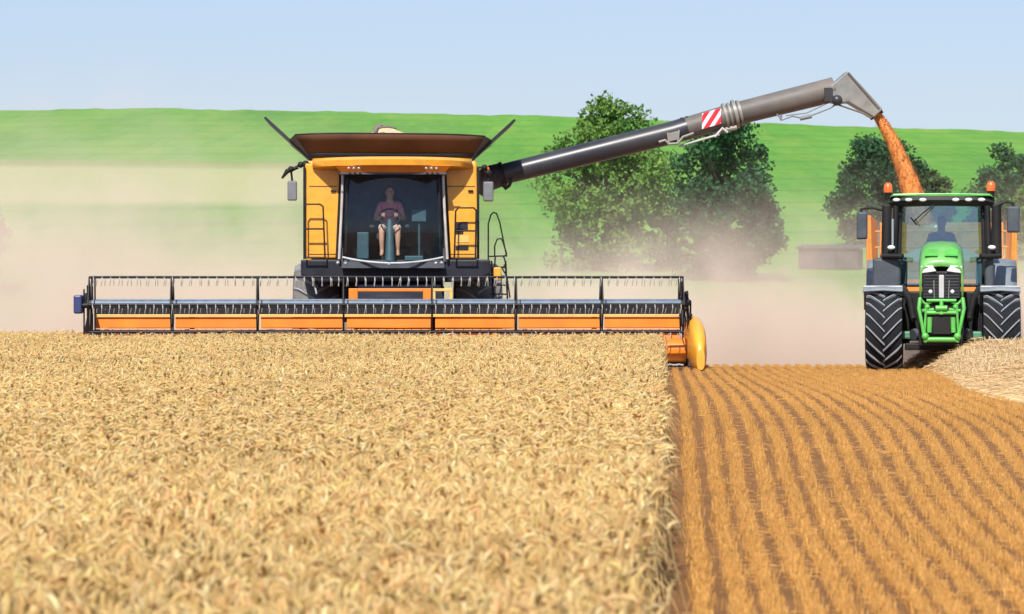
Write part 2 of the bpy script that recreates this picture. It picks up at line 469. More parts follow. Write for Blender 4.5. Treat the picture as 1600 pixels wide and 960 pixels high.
COMB_X, COMB_Y = -190/F*62, 62.0
def wheat_points(y0, y1, dens):
    area = 0; pts = []
    xa, xb = -0.15*y1 - 1.2, ROW*y1 + 0.3
    n = int((xb - xa)*(y1 - y0)*dens)
    X = rng.uniform(xa, xb, n); Y = rng.uniform(y0, y1, n)
    keep = (X < edge_x(Y) + rng.normal(0, 0.03, n)) & (X > -0.15*Y - 1.2)
    cut = COMB_Y - 0.05 + 0.034*(X - COMB_X)
    keep &= (Y < cut) | (X < -7.75)
    X, Y = X[keep], Y[keep]
    Z = terr(X, Y) + 0.585 + 0.028*lumps(X, Y, 1.1, 3) + 0.012*lumps(X, Y, 5, 4) + rng.normal(0, 0.030, len(X))
    Z -= np.where(rng.random(len(X)) < 0.25, rng.uniform(0.03, 0.12, len(X)), 0)
    # the odd stem standing proud
    Z += np.where(rng.random(len(X)) < 0.01, rng.uniform(0.02, 0.07, len(X)), 0)
    return np.stack([X, Y, Z], -1)

def wheat_colours(P):
    n = len(P)
    pal = np.array([(0.84,0.60,0.24), (0.92,0.75,0.40), (0.68,0.39,0.13), (0.80,0.63,0.22), (0.88,0.55,0.25)])
    w = rng.random((n, 5))**4 * np.array([1.2, 1.0, 0.85, 0.55, 0.7])
    w /= w.sum(1, keepdims=True)
    c = w @ pal
    c *= (1 + 0.10*lumps(P[:, 0], P[:, 1], 0.7, 9))[:, None] * rng.uniform(0.8, 1.12, n)[:, None]
    return np.clip(c, 0.02, 0.92)

VV, QQ, CC = [], [], []; base = 0
for lod, (y0, y1, dens) in enumerate(((8.2, 21, 620), (21, 36, 520), (36, 67, 360))):
    T = []
    for k in range(12):
        nod = random.uniform(0.25, 2.3)
        T.append(ear_template(lod, nod, random.uniform(0.058, 0.084), random.uniform(0.0076, 0.0098)*(1, 1.05, 1.15)[lod], leaf=(k % 3 == 0 and lod < 2), seed=k))
    P = wheat_points(y0, y1, dens)
    n = len(P)
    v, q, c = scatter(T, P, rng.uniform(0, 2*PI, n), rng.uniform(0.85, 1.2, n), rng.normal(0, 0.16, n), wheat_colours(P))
    VV.append(v); QQ.append(q + base); CC.append(c); base += len(v)
    print('wheat', lod, n, len(q))
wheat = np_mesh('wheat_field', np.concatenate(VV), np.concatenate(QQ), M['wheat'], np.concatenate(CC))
tag(wheat, 'ripe golden wheat standing uncut in front of the harvester', 'wheat', kind='stuff')

# ------------------------------------------------------------------ stubble in drill rows
def row_x(X0, Y):
    return ROW*Y + X0*(1 + 0.30*(ss(21, 42, Y) - 0.9*ss(46, 62, Y))) + 0.005*np.sin(Y*0.9 + X0*9)

def straw_template(seed, lay=False):
    r0 = random.Random(seed); V = []; Q = []
    n = 3; L = 1.0; rad = 0.0032
    if lay:
        pts = [(-0.5, 0, 0), (0, r0.uniform(-.05, .05), r0.uniform(0.0, 0.08)), (0.5, 0, 0)]
        for (x, y, z) in pts:
            for k in range(n):
                a = 2*PI*k/n; V.append((x, y + 0.022*math.cos(a), z + 0.022*math.sin(a)))
    else:
        bx, by = r0.uniform(-.18, .18), r0.uniform(-.10, .10)
        for (t) in (0, 0.55, 1):
            for k in range(n):
                a = 2*PI*k/n; V.append((bx*t*t + 0.035*math.cos(a), by*t*t + 0.035*math.sin(a), t))
    for i in range(2):
        for k in range(n):
            Q.append((i*n+k, i*n+(k+1) % n, (i+1)*n+(k+1) % n, (i+1)*n+k))
    if not lay: Q.append((6, 7, 8, 8)) if False else None
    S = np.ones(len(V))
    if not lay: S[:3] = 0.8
    return np.array(V), np.array(Q), S

pts = []
SP = 0.178
for i in range(0, 78):
    X0 = 0.21 + i*SP + 0.010*math.sin(i*2.3)
    Ya, Yb = 13.5, 64.5
    # more stalks per metre near the camera than far away
    for (a, b_, per) in ((13.5, 26, 190), (26, 40, 150), (40, 64.5, 110)):
        n = int((b_-a)*per)
        Y = rng.uniform(a, b_, n)
        X = row_x(X0, Y) + rng.normal(0, 0.027, n)
        k = (X < 0.15*Y + 1.2)
        gap = lumps(X, Y, 2.3, 20+i) > -0.85
        k &= gap | (rng.random(n) < 0.6)
        pts.append(np.stack([X[k], Y[k], terr(X[k], Y[k])], -1))
P = np.concatenate(pts); n = len(P)
pal = np.array([(0.76,0.38,0.10), (0.86,0.52,0.18), (0.60,0.27,0.065), (0.80,0.43,0.11)])
w = rng.random((n, 4))**2; w /= w.sum(1, keepdims=True)
c = (w @ pal)*rng.uniform(0.72, 1.15, n)[:, None]*(1+0.12*lumps(P[:, 0], P[:, 1], 0.5, 31))[:, None]
h = rng.uniform(0.035, 0.080, n)*(1-0.25*ss(40, 60, P[:, 1]))*(1+0.08*lumps(P[:, 0], P[:, 1], 1.2, 33))
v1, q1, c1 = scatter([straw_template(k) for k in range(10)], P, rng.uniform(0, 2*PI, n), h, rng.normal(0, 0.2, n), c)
# chopped straw lying between the rows
n = 80000
Y = 13.5 + 51*rng.random(n)**0.8
X = row_x(0.21 + SP*np.round(rng.random(n)*(0.11*Y + 1.2)/SP), Y) + rng.normal(0, 0.034, n)
loose = rng.random(n) < 0.20; X = np.where(loose, ROW*Y + 0.05 + rng.random(n)*(0.11*Y + 1.3), X)
cov = lumps(X, Y, 1.6, 41); k = rng.random(n) < np.clip(0.55 + cov, 0.15, 1)
k &= (X - ROW*Y > 0.45) | (rng.random(n) < 0.25)
P = np.stack([X[k], Y[k], terr(X[k], Y[k]) + rng.uniform(0.006, 0.05, k.sum())], -1); n = len(P)
w = rng.random((n, 4))**2; w /= w.sum(1, keepdims=True)
c = (w @ pal)*rng.uniform(0.75, 1.2, n)[:, None]
v2, q2, c2 = scatter([straw_template(k, True) for k in range(8)], P, rng.uniform(0, 2*PI, n), rng.uniform(0.025, 0.10, n), rng.normal(0, 0.2, n), c)
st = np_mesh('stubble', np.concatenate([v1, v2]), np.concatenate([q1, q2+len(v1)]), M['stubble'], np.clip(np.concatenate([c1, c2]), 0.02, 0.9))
tag(st, 'golden brown stubble left in curving rows on the cut ground', 'stubble', kind='stuff')

# ------------------------------------------------------------------ straw windrow in front of the tractor
n = 60000
Y = 45 + 21*rng.random(n); u = rng.normal(0, 1, n)*0.62
def windrow_h(X, Y):
    cx = 8.15 + 0.035*(Y-58)
    w_ = np.where(X < cx, 1.15 + 0.25*ss(57, 50, Y), 2.2)
    prof = np.clip(1 - ((X-cx)/w_)**2, 0, 1)**0.8
    return prof*(0.50*ss(43.5, 56.5, Y))*(1 + 0.22*lumps(X, Y, 2.2, 51) + 0.12*lumps(X, Y, 6, 52))
X = rng.uniform(6.3, 11.0, n)
hh = windrow_h(X, Y)
k = hh > 0.012
X, Y, hh = X[k], Y[k], hh[k]; n = len(X)
P = np.stack([X, Y, terr(X, Y) + hh*rng.uniform(0.55, 1.06, n) + 0.02], -1)
pal2 = np.array([(0.74,0.52,0.26), (0.82,0.63,0.37), (0.62,0.40,0.17), (0.76,0.50,0.27)])
w = rng.random((n, 4))**2; w /= w.sum(1, keepdims=True)
c = (w @ pal2)*rng.uniform(0.8, 1.12, n)[:, None]
v1, q1, c1 = scatter([straw_template(k, True) for k in range(8)], P, rng.uniform(0, 2*PI, n), rng.uniform(0.12, 0.30, n), rng.normal(0, 0.35, n), c)
# straws poking up along the crest
n = 6500
X = rng.uniform(6.6, 10.5, n); Y = rng.uniform(52, 59.5, n); hh = windrow_h(X, Y); k = hh > 0.08
P = np.stack([X[k], Y[k], terr(X[k], Y[k]) + hh[k]*0.9], -1); n = len(P)
v2, q2, c2 = scatter([straw_template(k+50) for k in range(8)], P, rng.uniform(0, 2*PI, n), rng.uniform(0.06, 0.17, n), rng.normal(0, 0.7, n), np.tile(pal2[1], (n, 1))*rng.uniform(0.8, 1.1, n)[:, None])
# the packed body of the windrow
gx, gy = np.meshgrid(np.linspace(6.2, 11.0, 60), np.linspace(43.5, 66, 110))
gz = terr(gx, gy) + windrow_h(gx, gy)*0.8 - 0.01
V3 = np.stack([gx, gy, gz], -1).reshape(-1, 3); i = (np.arange(109)[:, None]*60 + np.arange(59)[None]).ravel()
q3 = np.stack([i, i+1, i+61, i+60], -1)
c3 = np.tile(np.array([0.56,0.37,0.17]), (len(V3), 1))
wr = np_mesh('straw_windrow', np.concatenate([v1, v2, V3]), np.concatenate([q1, q2+len(v1), q3+len(v1)+len(v2)]), M['straw'], np.clip(np.concatenate([c1, c2, c3]), 0.02, 0.92))
tag(wr, 'pale loose straw lying in a windrow before the green tractor', 'straw', kind='stuff')

# ------------------------------------------------------------------ trees
def make_tree(name, cx, Y, width, top_z, label, group, palette, seed, nclump=85, leaves=95, leaf=0.27, base_z=None, squash=0.56, low=0.03, boxy=1.0):
    r = np.random.default_rng(seed)
    bz = float(terr(cx, Y)) - 0.1 if base_z is None else base_z
    H = top_z - bz
    root = empty(name, (cx, Y, bz))
    tag(root, label, 'tree', group)
    t = MB()
    R = width/2
    t.tube([(0,0,-0.2), (0.05,0.03,H*0.22), (0.12,-0.05,H*0.5), (0.05,0.05,H*0.85)], [0.035*H, 0.028*H, 0.018*H, 0.005*H], 9)
    for k in range(9):
        a = r.uniform(0, 2*PI); z0 = H*r.uniform(0.18, 0.6); L = R*r.uniform(0.5, 0.85)
        t.tube([(0.05,0,z0), (math.cos(a)*L*0.5, math.sin(a)*L*0.5, z0+H*0.10), (math.cos(a)*L, math.sin(a)*L, z0+H*r.uniform(0.12, 0.28))], [0.012*H, 0.008*H, 0.003*H], 6)
    t.build('trunk', M['bark'], root, smooth=60)
    # clumps on and inside an uneven crown
    Pc = []; 
    while len(Pc) < nclump:
        d = r.normal(size=3); d /= np.linalg.norm(d)
        rad = r.uniform(0.2, 1.0)**0.45
        lob = 1 + 0.16*math.sin(3*math.atan2(d[1], d[0]) + seed) + 0.12*math.sin(5*d[2] + 2*seed)
        q = d*rad*lob
        zc = 0.47 + q[2]*squash
        wid = (1 - 0.25*max(0, zc-0.55)/0.45) if boxy >= 1 else boxy
        Pc.append((q[0]*R*0.88*wid, q[1]*R*0.88*wid, H*max(low, min(0.97, zc))))
    Pc = np.array(Pc)
    tone = r.uniform(0, 1, nclump)
    siz = r.uniform(0.55, 1.15, nclump)*R*0.235
    idx = np.repeat(np.arange(nclump), leaves)
    n = len(idx)
    off = r.normal(size=(n, 3)); off /= np.linalg.norm(off, axis=1, keepdims=True)
    off *= (r.random(n)**0.45)[:, None]*siz[idx][:, None]*np.array([1, 1, 0.8])
    C = Pc[idx] + off
    # stray sprays that break the outline
    a = r.normal(size=(n, 3)); a /= np.linalg.norm(a, axis=1, keepdims=True)
    b_ = np.cross(a, r.normal(size=(n, 3))); b_ /= np.linalg.norm(b_, axis=1, keepdims=True)
    s = leaf*r.uniform(0.6, 1.3, n)[:, None]
    V = np.stack([C - a*s*0.5, C + b_*s*0.32, C + a*s*0.5, C - b_*s*0.32], 1).reshape(-1, 3)
    Q = np.arange(4*n).reshape(-1, 4)
    p0, p1 = np.array(palette[0]), np.array(palette[1])
    f = np.clip(0.5*tone[idx] + 0.5*r.random(n), 0, 1)[:, None]
    cc = (p0*(1-f) + p1*f)*r.uniform(0.75, 1.2, n)[:, None]
    o = np_mesh('crown', V, Q, M['leaf'], np.repeat(np.clip(cc, 0.004, 0.6), 4, axis=0))
    o.parent = root
    return root

def at(px, Y): return (px-800)/F*Y
DARK = ((0.012,0.062,0.026), (0.050,0.150,0.048))
DEEP = ((0.012,0.052,0.026), (0.045,0.130,0.045))
FRESH = ((0.045,0.135,0.026), (0.24,0.38,0.07))
YELLOWISH = ((0.10,0.17,0.03), (0.22,0.33,0.07))
OLIVE = ((0.040,0.080,0.030), (0.150,0.200,0.075))
G = 'trees at the foot of the green hill'
make_tree('leafy_tree', at(945, 200), 200, 8.3, 11.4, 'tall light green tree with a ragged top rising behind the dark unloading pipe', G, FRESH, 3, 190, 120)
make_tree('leafy_tree', at(1130, 190), 190, 7.1, 9.6, 'dark bushy tree below the red and white warning plate of the pipe', G, DARK, 5, 170, 120, squash=0.6)
make_tree('leafy_tree', at(1040, 206), 206, 3.0, 5.2, 'small yellow green tree squeezed between the two large trees', G, YELLOWISH, 12, 45, 100)
make_tree('leafy_tree', at(1372, 232), 232, 7.8, 10.2, 'deep green round tree behind the falling grain and the tractor roof', G, DEEP, 8, 160, 110)
make_tree('leafy_tree', at(1452, 240), 240, 4.6, 8.8, 'olive green tree just right of the falling grain', G, OLIVE, 9, 90, 100)
make_tree('leafy_tree', at(1580, 238), 238, 7.2, 10.0, 'dark tree behind the amber beacon nearest the picture edge', G, DARK, 14, 130, 100)
make_tree('leafy_tree', at(1625, 215), 215, 4.4, 7.4, 'lighter green tree cut off by the picture edge beside the tractor mirror', G, FRESH, 15, 80, 100)
make_tree('leafy_tree', at(-52, 178), 178, 4.6, 7.0, 'pale tree fading into dust at the edge beyond the wheat', G, FRESH, 17, 110, 90)
# low grey shed half lost in the dust below the trees
Y = 203.0; shed = empty('field_shed', (at(1298, Y), Y, float(terr(at(1298, Y), Y))-0.05), -0.25)
tag(shed, 'low grey box-like shed half lost in dust beside the tractor mirror', 'shed')
zt = CAMH + (425-386)/(F/Y) - shed.location.z
MB().bx(-1.7, 1.7, -0.9, 0.9, 0, zt-0.12).build('wall', M['wood'], shed)
MB().hexa([(-1.83,-1.05,zt-0.12),(1.83,-1.05,zt-0.12),(1.83,1.05,zt+0.06),(-1.83,1.05,zt+0.06),(-1.83,-1.05,zt-0.05),(1.83,-1.05,zt-0.05),(1.83,1.05,zt+0.13),(-1.83,1.05,zt+0.13)]).build('roof', M['tin'], shed)
MB().bx(-0.35, 0.35, -0.94, -0.90, 0.05, zt*0.82).build('door', M['darkgrey'], shed)

# ------------------------------------------------------------------ wheels
def tyre_profile(R, w):
    h = w/2
    return [(-h*0.62, R*0.60), (-h*0.92, R*0.68), (-h, R*0.80), (-h*0.96, R*0.92), (-h*0.80, R*0.965), (0, R*0.985), (h*0.80, R*0.965), (h*0.96, R*0.92), (h, R*0.80), (h*0.92, R*0.68), (h*0.62, R*0.60)]

def wheel(root, c, R, w, mat_t, mat_l, mat_r, nl=20, rise=0.34, outer=1):
    """rim as the part's own mesh with tyre and lugs as sub-parts; c is the hub"""
    rim = MB()
    h = w/2
    rim.lathe_x([(-h*0.66, R*0.615), (-h*0.55, R*0.55), (-h*0.2, R*0.53), (-h*0.12, R*0.22), (-h*0.45, R*0.20), (-h*0.45, 0.001)], c, 28)
    rim.lathe_x([(h*0.66, R*0.615), (h*0.55, R*0.55), (h*0.2, R*0.53), (h*0.12, R*0.22), (h*0.45, R*0.20), (h*0.45, 0.001)], c, 28)
    wo = rim.build('wheel', mat_r, root, smooth=40)
    t = MB().lathe_x(tyre_profile(R*0.97, w), c, 48)
    t.build('tyre', mat_t, wo, smooth=50)
    l = MB()
    for side in (-1, 1):
        for k in range(nl):
            a0 = 2*PI*(k + (0.5 if side > 0 else 0))/nl
            rows = []
            for j in range(6):
                u = j/5
                x = side*h*(-0.05 + 1.0*u)
                a = a0 - rise*u
                rr = R*(1.0 if u < 0.8 else 1.0 - 0.055*(u-0.8)/0.2)
                wa = 0.034/R*(1 + 0.25*u)*R**0.5
                A = [a - wa*0.62, a - wa*0.40, a + wa*0.40, a + wa*0.62]
                RR = [rr*0.945, rr, rr, rr*0.945]
                rows.append([(c[0]+x, c[1]-q*math.cos(b_), c[2]-q*math.sin(b_)) for b_, q in zip(A, RR)])
            l.sheet(rows)
            l.add(rows[0], [(0,1,2,3)]); l.add(rows[-1], [(3,2,1,0)])
    l.build('tread_lug', mat_l, wo)
    return wo

# ------------------------------------------------------------------ people
def skin_mesh(name, verts, edges, radii, m, parent, sub=1):
    me = bpy.data.meshes.new(name); me.from_pydata(verts, edges, [])
    me.materials.append(m)
    o = bpy.data.objects.new(name, me); col.objects.link(o)
    if parent: o.parent = parent
    md = o.modifiers.new('skin', 'SKIN'); md.use_smooth_shade = True
    if not me.skin_vertices: 
        bm = bmesh.new(); bm.from_mesh(me); bm.verts.layers.skin.verify(); bm.to_mesh(me); bm.free()
    for i, sv in enumerate(me.skin_vertices[0].data):
        r = radii[i]; sv.radius = r if isinstance(r, tuple) else (r, r); sv.use_root = (i == 0)
    md = o.modifiers.new('sub', 'SUBSURF'); md.levels = sub; md.render_levels = sub
    return o

def seated_person(loc, rz, label, shirt, legs, sleeve=True, shorts=False):
    root = empty('person', loc, rz)
    tag(root, label, 'person')
    V = [(0,0,.08),(0,.03,.25),(0,.05,.42),(0,.045,.55),(0,.02,.63),(0,-.005,.70),(0,-.015,.765),(0,-.01,.83),(0,.0,.875)]
    Rr = [(.15,.11),(.135,.10),(.155,.11),(.12,.085),.055,(.062,.075),(.075,.095),(.074,.092),(.05,.06)]
    E = [(i, i+1) for i in range(8)]
    V.append((0,-.122,.755)); Rr.append(.012); E.append((6, 9))                  # nose
    for s in (-1, 1):
        V.append((s*.088,.0,.765)); Rr.append(.016); E.append((6, len(V)-1))      # ear
    for s in (-1, 1):
        b = len(V)
        V += [(s*.17,.04,.53),(s*.25,-.06,.36),(s*.275,-.13,.26),(s*.22,-.28,.28),(s*.15,-.42,.33),(s*.135,-.47,.345)]
        Rr += [.062,.048,.04,.035,.026,(.035,.02)]
        E += [(3, b)] + [(b+i, b+i+1) for i in range(5)]
        for k in range(4):                                                         # fingers curled round the wheel rim
            y0 = -.50 - .004*k; z0 = .372 - .018*k; q = len(V); L = (.9, 1.0, .95, .75)[k]
            V += [(s*.125, y0, z0), (s*.105, y0-.022*L, z0), (s*.085, y0-.012*L, z0-.004)]
            Rr += [.0095,.009,.0075]; E += [(b+5, q), (q, q+1), (q+1, q+2)]
        q = len(V)
        V += [(s*.118,-.455,.365),(s*.095,-.455,.362)]; Rr += [.011,.009]; E += [(b+4, q), (q, q+1)]
    for s in (-1, 1):
        b = len(V)
        V += [(s*.095,-.02,.07),(s*.13,-.22,.10),(s*.15,-.43,.10),(s*.15,-.46,-.12),(s*.145,-.45,-.34),(s*.15,-.50,-.39),(s*.155,-.62,-.40)]
        Rr += [.085,.08,.062,.055,.04,.042,.035]
        E += [(0, b)] + [(b+i, b+i+1) for i in range(6)]
    skin_mesh('body', V, E, Rr, M['skin'], root)
    V = [(0,.0,.10),(0,.03,.25),(0,.05,.42),(0,.045,.545),(0,.025,.60)]
    Rr = [(.165,.125),(.15,.115),(.17,.125),(.135,.10),(.068,.066)]; E = [(i, i+1) for i in range(4)]
    for s in (-1, 1):
        b = len(V); V += [(s*.17,.04,.535),(s*.235,-.04,.39)]; Rr += [.075,.066]; E += [(3, b), (b, b+1)]
    skin_mesh('shirt', V, E, Rr, shirt, root)
    V = [(0,.0,.07)]; Rr = [(.168,.125)]; E = []
    for s in (-1, 1):
        b = len(V); V += [(s*.097,-.03,.07),(s*.13,-.22,.10),(s*.15,-.40,.10)]; Rr += [.097,.092,.08]
        E += [(0, b), (b, b+1), (b+1, b+2)]
        if not shorts:
            V += [(s*.15,-.46,-.12),(s*.146,-.45,-.32)]; Rr += [.07,.06]; E += [(b+2, b+3), (b+3, b+4)]
    skin_mesh('shorts' if shorts else 'trousers', V, E, Rr, legs, root)
    h = MB(); h.ball((0,.012,.815), (.083,.102,.078)); h.build('hair', M['hair'], root, smooth=80)
    for s in (-1, 1):
        MB().ball((s*.032,-.098,.785), .011, 8, 6).build('eye', M['eye'], root, smooth=80)
    return root

# ------------------------------------------------------------------ combine harvester
CD, CPX = 62.0, 610.0
def L(px, py, dy):
    k = (CD+dy)/F
    return ((px-CPX)*k, dy, CAMH - (py-425)*k)
comb = empty('combine_harvester', (COMB_X, COMB_Y, 0), math.atan(190/F))
tag(comb, 'yellow combine harvester with wide header and raised grain hopper cutting wheat', 'combine harvester')

# header ------------------------------------------------------------
XL, XR = L(142, 0, 0)[0], L(1068, 0, 0)[0]
hz = lambda py, dy=1.0: L(0, py, dy)[2]
hd = MB()
hd.bx(XL, XR, 0.95, 1.12, hz(478), hz(467.5))                # top beam
hd.bx(XL, XR, 1.02, 1.10, hz(493), hz(477.9))                # recess behind the beam
for px in (300, 470, 760, 930):
    x = L(px, 0, 1)[0]; hd.bx(x-0.04, x+0.04, 1.125, 1.28, 0.15, hz(470))
header = hd.build('header', M['slate'], comb, bevel=0.012)
dk = MB(); dk.bx(XL, XR, 0.90, 1.0, hz(491), hz(478.5)); dk.build('trough_shade', M['navy'], header)  # navy strip standing in for the shadow in the auger trough
lip = MB(); lip.bx(XL, XR, 0.86, 1.0, hz(495.5), hz(491.2)); lip.build('panel_lip', M['yellow_lip'], header, bevel=0.006)
for i in range(7):                                             # orange sheets between the spiders
    xs_ = [143, 270, 403, 537, 675, 806, 940, 1066]
    a, b = L(xs_[i]+(5 if i else 6), 0, 0.9)[0], L(xs_[i+1]-(2), 0, 0.9)[0]
    p = MB()
    z0, z1, zm = hz(519, .9), hz(496, .9), hz(513, .9)
    p.hexa([(a, .88, zm), (b, .88, zm), (b, .97, zm), (a, .97, zm), (a, .90, z1), (b, .90, z1), (b, .97, z1), (a, .97, z1)])
    p.hexa([(a, .70, 0.20), (b, .70, 0.20), (b, .97, 0.20), (a, .97, 0.20), (a, .82, zm-.015), (b, .82, zm-.015), (b, .97, zm-.015), (a, .97, zm-.015)])
    p.build('back_panel', M['orange'], header, bevel=0.008)
fl = MB(); fl.hexa([(XL, -0.05, 0.07), (XR, -0.05, 0.07), (XR, 1.0, 0.06), (XL, 1.0, 0.06), (XL, -0.05, 0.10), (XR, -0.05, 0.10), (XR, 1.0, 0.20), (XL, 1.0, 0.20)])
fl.build('floor_pan', M['navy'], header)
cb = MB(); cb.bx(XL, XR, -0.14, -0.05, 0.075, 0.095)
nn = int((XR-XL)/0.0762/2)
for i in range(nn):
    x = XL + (i+0.5)*(XR-XL)/nn
    cb.add([(x-.03,-.10,.07),(x+.03,-.10,.07),(x,-.26,.085),(x-.03,-.10,.105),(x+.03,-.10,.105)], [(0,1,2),(3,2,4),(0,2,3),(1,4,2),(0,3,4,1)])
cb.build('cutter_bar', M['lightgrey'], header)
au = MB(); au.lathe_x([(XL+.08, .001), (XL+.08, .17), (XR-.05, .17), (XR-.05, .001)], (0, .55, .36), 20)
for s, xa, xb in ((1, XL+.1, -.75), (-1, XR-.1, .75)):
    turns = abs(xb-xa)/.55; n = int(turns*16); rows = []
    for i in range(n+1):
        a = s*2*PI*turns*i/n; x = xa + (xb-xa)*i/n
        rows.append([(x, .55+q*math.cos(a), .36+q*math.sin(a)) for q in (.17, .29)])
    au.sheet(rows)
au.build('intake_auger', M['yellow'], header, smooth=40)
# reel
RX0, RX1 = L(143, 0, -.2)[0], L(1067, 0, -.2)[0]
RC = (-.22, 1.135); RR_ = .545
rt = MB(); rt.tube([(RX0, RC[0], RC[1]+.01), (RX1, RC[0], RC[1]+.01)], .075, 14); rt.build('reel_tube', M['slate'], header, smooth=50)
for k in range(6):
    a = PI/3*k
    y = RC[0] + RR_*math.cos(a); z = RC[1] + RR_*math.sin(a)
    mb = MB(); rb = .021 if z > 1.0 else .027
    npt = 15
    mb.tube([(RX0 + (RX1-RX0)*i/(npt-1), y, z + random.uniform(-.004, .004)) for i in range(npt)], rb, 8)
    bar = mb.build('tine_bar', M['blackmetal'], header, smooth=50)
    tn = MB(); n = 68
    for i in range(n):
        x = RX0 + (i+.5)*(RX1-RX0)/n + random.uniform(-.012, .012)
        j = random.uniform(-.02, .02)
        tn.tube([(x, y-.012, z+.01), (x+.006+j*.3, y-.025, z-.06), (x-.004+j, y+.01, z-.155)], [.0095, .008, .006], 5)
    o = tn.build('tines', M['tine'], header)
    o.name = 'spring_tine'; o['kind'] = 'stuff'
for px in (143, 270, 403, 537, 675, 806, 940, 1066):
    x = L(px, 0, -.2)[0]
    sp = MB()
    ring = []
    for k in range(6):
        a = PI/3*k; p = (x, RC[0]+RR_*math.cos(a), RC[1]+RR_*math.sin(a)); ring.append(p)
        sp.tube([(x, RC[0], RC[1]), p], [.020, .012], 6)
    for k in range(6): sp.tube([ring[k], ring[(k+1) % 6]], .012, 6)
    sp.lathe_x([(-.02, .001), (-.02, .10), (.02, .10), (.02, .001)], (x, RC[0], RC[1]), 16)
    sp.build('reel_spider', M['blackmetal'], header, smooth=40)
for s, X in ((-1, XL-.07), (1, XR+.07)):
    ar = MB(); ar.tube([(X, 1.0, 1.22), (X, .2, 1.30), (X, RC[0], RC[1])], [.045, .04, .035], 8)
    ar.tube([(X, .9, .75), (X, .25, 1.22)], .028, 8)
    ar.tube([(X, .5, .98), (X, .1, 1.27)], .018, 8)
    ar.build('reel_arm', M['blackmetal'], header, smooth=50)
    ep = MB(); e = X + s*.02
    ep.prism([(-.35,.06), (-.1,.62), (.35,.78), (.85,1.02), (1.12,1.22), (1.12,.06)], e-.018, e+.018, 'x')
    ep.build('end_panel', M['rustybrown'] if s < 0 else M['navy'], header, bevel=0.006)
# left end: blue drive cover and uprights; right end: arm knuckles and the big yellow divider
x0, x1 = L(118, 0, -.1)[0], L(131, 0, -.1)[0]
MB().bx(x0, x1, -.30, .15, L(0, 490, 0)[2], L(0, 461, 0)[2]).build('drive_cover', M['blue'], header, bevel=.03)
lp = MB()
for px, y1 in ((133, 452), (138, 446), (146, 432), (150, 434)):
    p0, p1 = L(px, 526, -.15), L(px, y1, -.15); lp.tube([p0, p1], .016 if px != 138 else .012, 6)
lp.tube([L(128, 478, -.2), L(150, 476, -.2)], .05, 10)
lp.build('upright', M['blackmetal'], header, smooth=50)
rp = MB()
for px, ya, yb, r in ((1066, 440, 490, .012), (1061, 436, 470, .010), (1074, 455, 498, .028), (1080, 470, 528, .018), (1075, 480, 520, .022)):
    rp.tube([L(px, ya, -.1), L(px+(2 if r > .02 else 0), yb, -.1)], r, 7)
for px, py in ((1073, 460), (1077, 472), (1072, 483), (1079, 493), (1066, 478)):
    rp.ball(L(px, py, -.15), .045, 8, 6)
rp.build('lift_knuckle', M['blackmetal'], header, smooth=50)
def divider(xc, hw, zt, name_mat):
    rows = []
    for (y, s_, z0_, z1_) in ((-1.15,.45,.02,.40), (-.95,.80,.0,.62), (-.6,.96,-.0,.82), (-.1,1.0,.0,.92), (.35,1.0,.0,.95), (.8,.9,.02,.90), (1.05,.4,.1,.7)):
        ring = []
        zm, hh_ = (z0_+z1_)/2*zt/.95, (z1_-z0_)/2*zt/.95
        for k in range(17):
            a = 2*PI*k/16
            ca, sa = math.cos(a), math.sin(a)
            ring.append((xc + hw*s_*math.copysign(abs(ca)**.7, ca), y, zm + hh_*math.copysign(abs(sa)**.75, sa)))
        rows.append(ring)
    d = MB().sheet(rows); d.add(rows[0][:16], [tuple(range(16))]); d.add(rows[-1][:16], [tuple(range(16))])
    return d.build('crop_divider', name_mat, header, smooth=50)
divider(L(1087, 0, 0)[0], .155, L(0, 494, 0)[2], M['yellow'])
divider(L(139, 0, 0)[0], .10, .55, M['yellow'])
MB().bx(L(1040, 0, -.1)[0], L(1098, 0, -.1)[0], -.45, .9, .0, .05).build('skid_shoe', M['rustybrown'], header, bevel=.01)
so = MB(); so.lathe_x([(L(1030, 0, .1)[0], .001), (L(1030, 0, .1)[0], .15), (L(1036, 0, .1)[0], .215), (L(1072, 0, .1)[0], .225), (L(1072, 0, .1)[0], .001)], (0, .1, .325), 22)
so.build('end_drum', M['orange'], header, smooth=40)

# feeder house -------------------------------------------------------
fd = MB(); a, b = L(545, 0, 1.3)[0], L(705, 0, 1.3)[0]
fd.hexa([(a+.1,1.32,.3),(b-.1,1.32,.3),(b-.15,5.2,1.0),(a+.15,5.2,1.0),(a+.1,1.32,1.02),(b-.1,1.32,1.02),(b-.15,5.2,1.55),(a+.15,5.2,1.55)])
feeder = fd.build('feeder_house', M['navy'], comb, bevel=.02)
fr = MB(); z0, z1 = hz(470, 1.3), hz(451, 1.3)
fr.bx(a, b-.35, 1.22, 1.30, z1-.055, z1); fr.bx(a, b-.35, 1.22, 1.30, z0-.03, z0+.03)
fr.bx(a, a+.16, 1.21, 1.31, z0-.3, z1); fr.bx(b-.50, b-.36, 1.21, 1.31, z0-.3, z1+.0)
fr.build('feeder_frame', M['orange'], feeder, bevel=.01)
fb = MB(); fb.bx(b-.33, b+.02, 1.20, 1.29, z0-.02, z0+.03); fb.bx(b-.33, b+.02, 1.20, 1.29, z1-.05, z1); fb.bx(b-.33, b-.28, 1.205, 1.285, z0, z1-.04); fb.bx(b-.03, b+.02, 1.205, 1.285, z0, z1-.04)
fb.build('coupler_frame', M['yellow_lip'], feeder, bevel=.008)

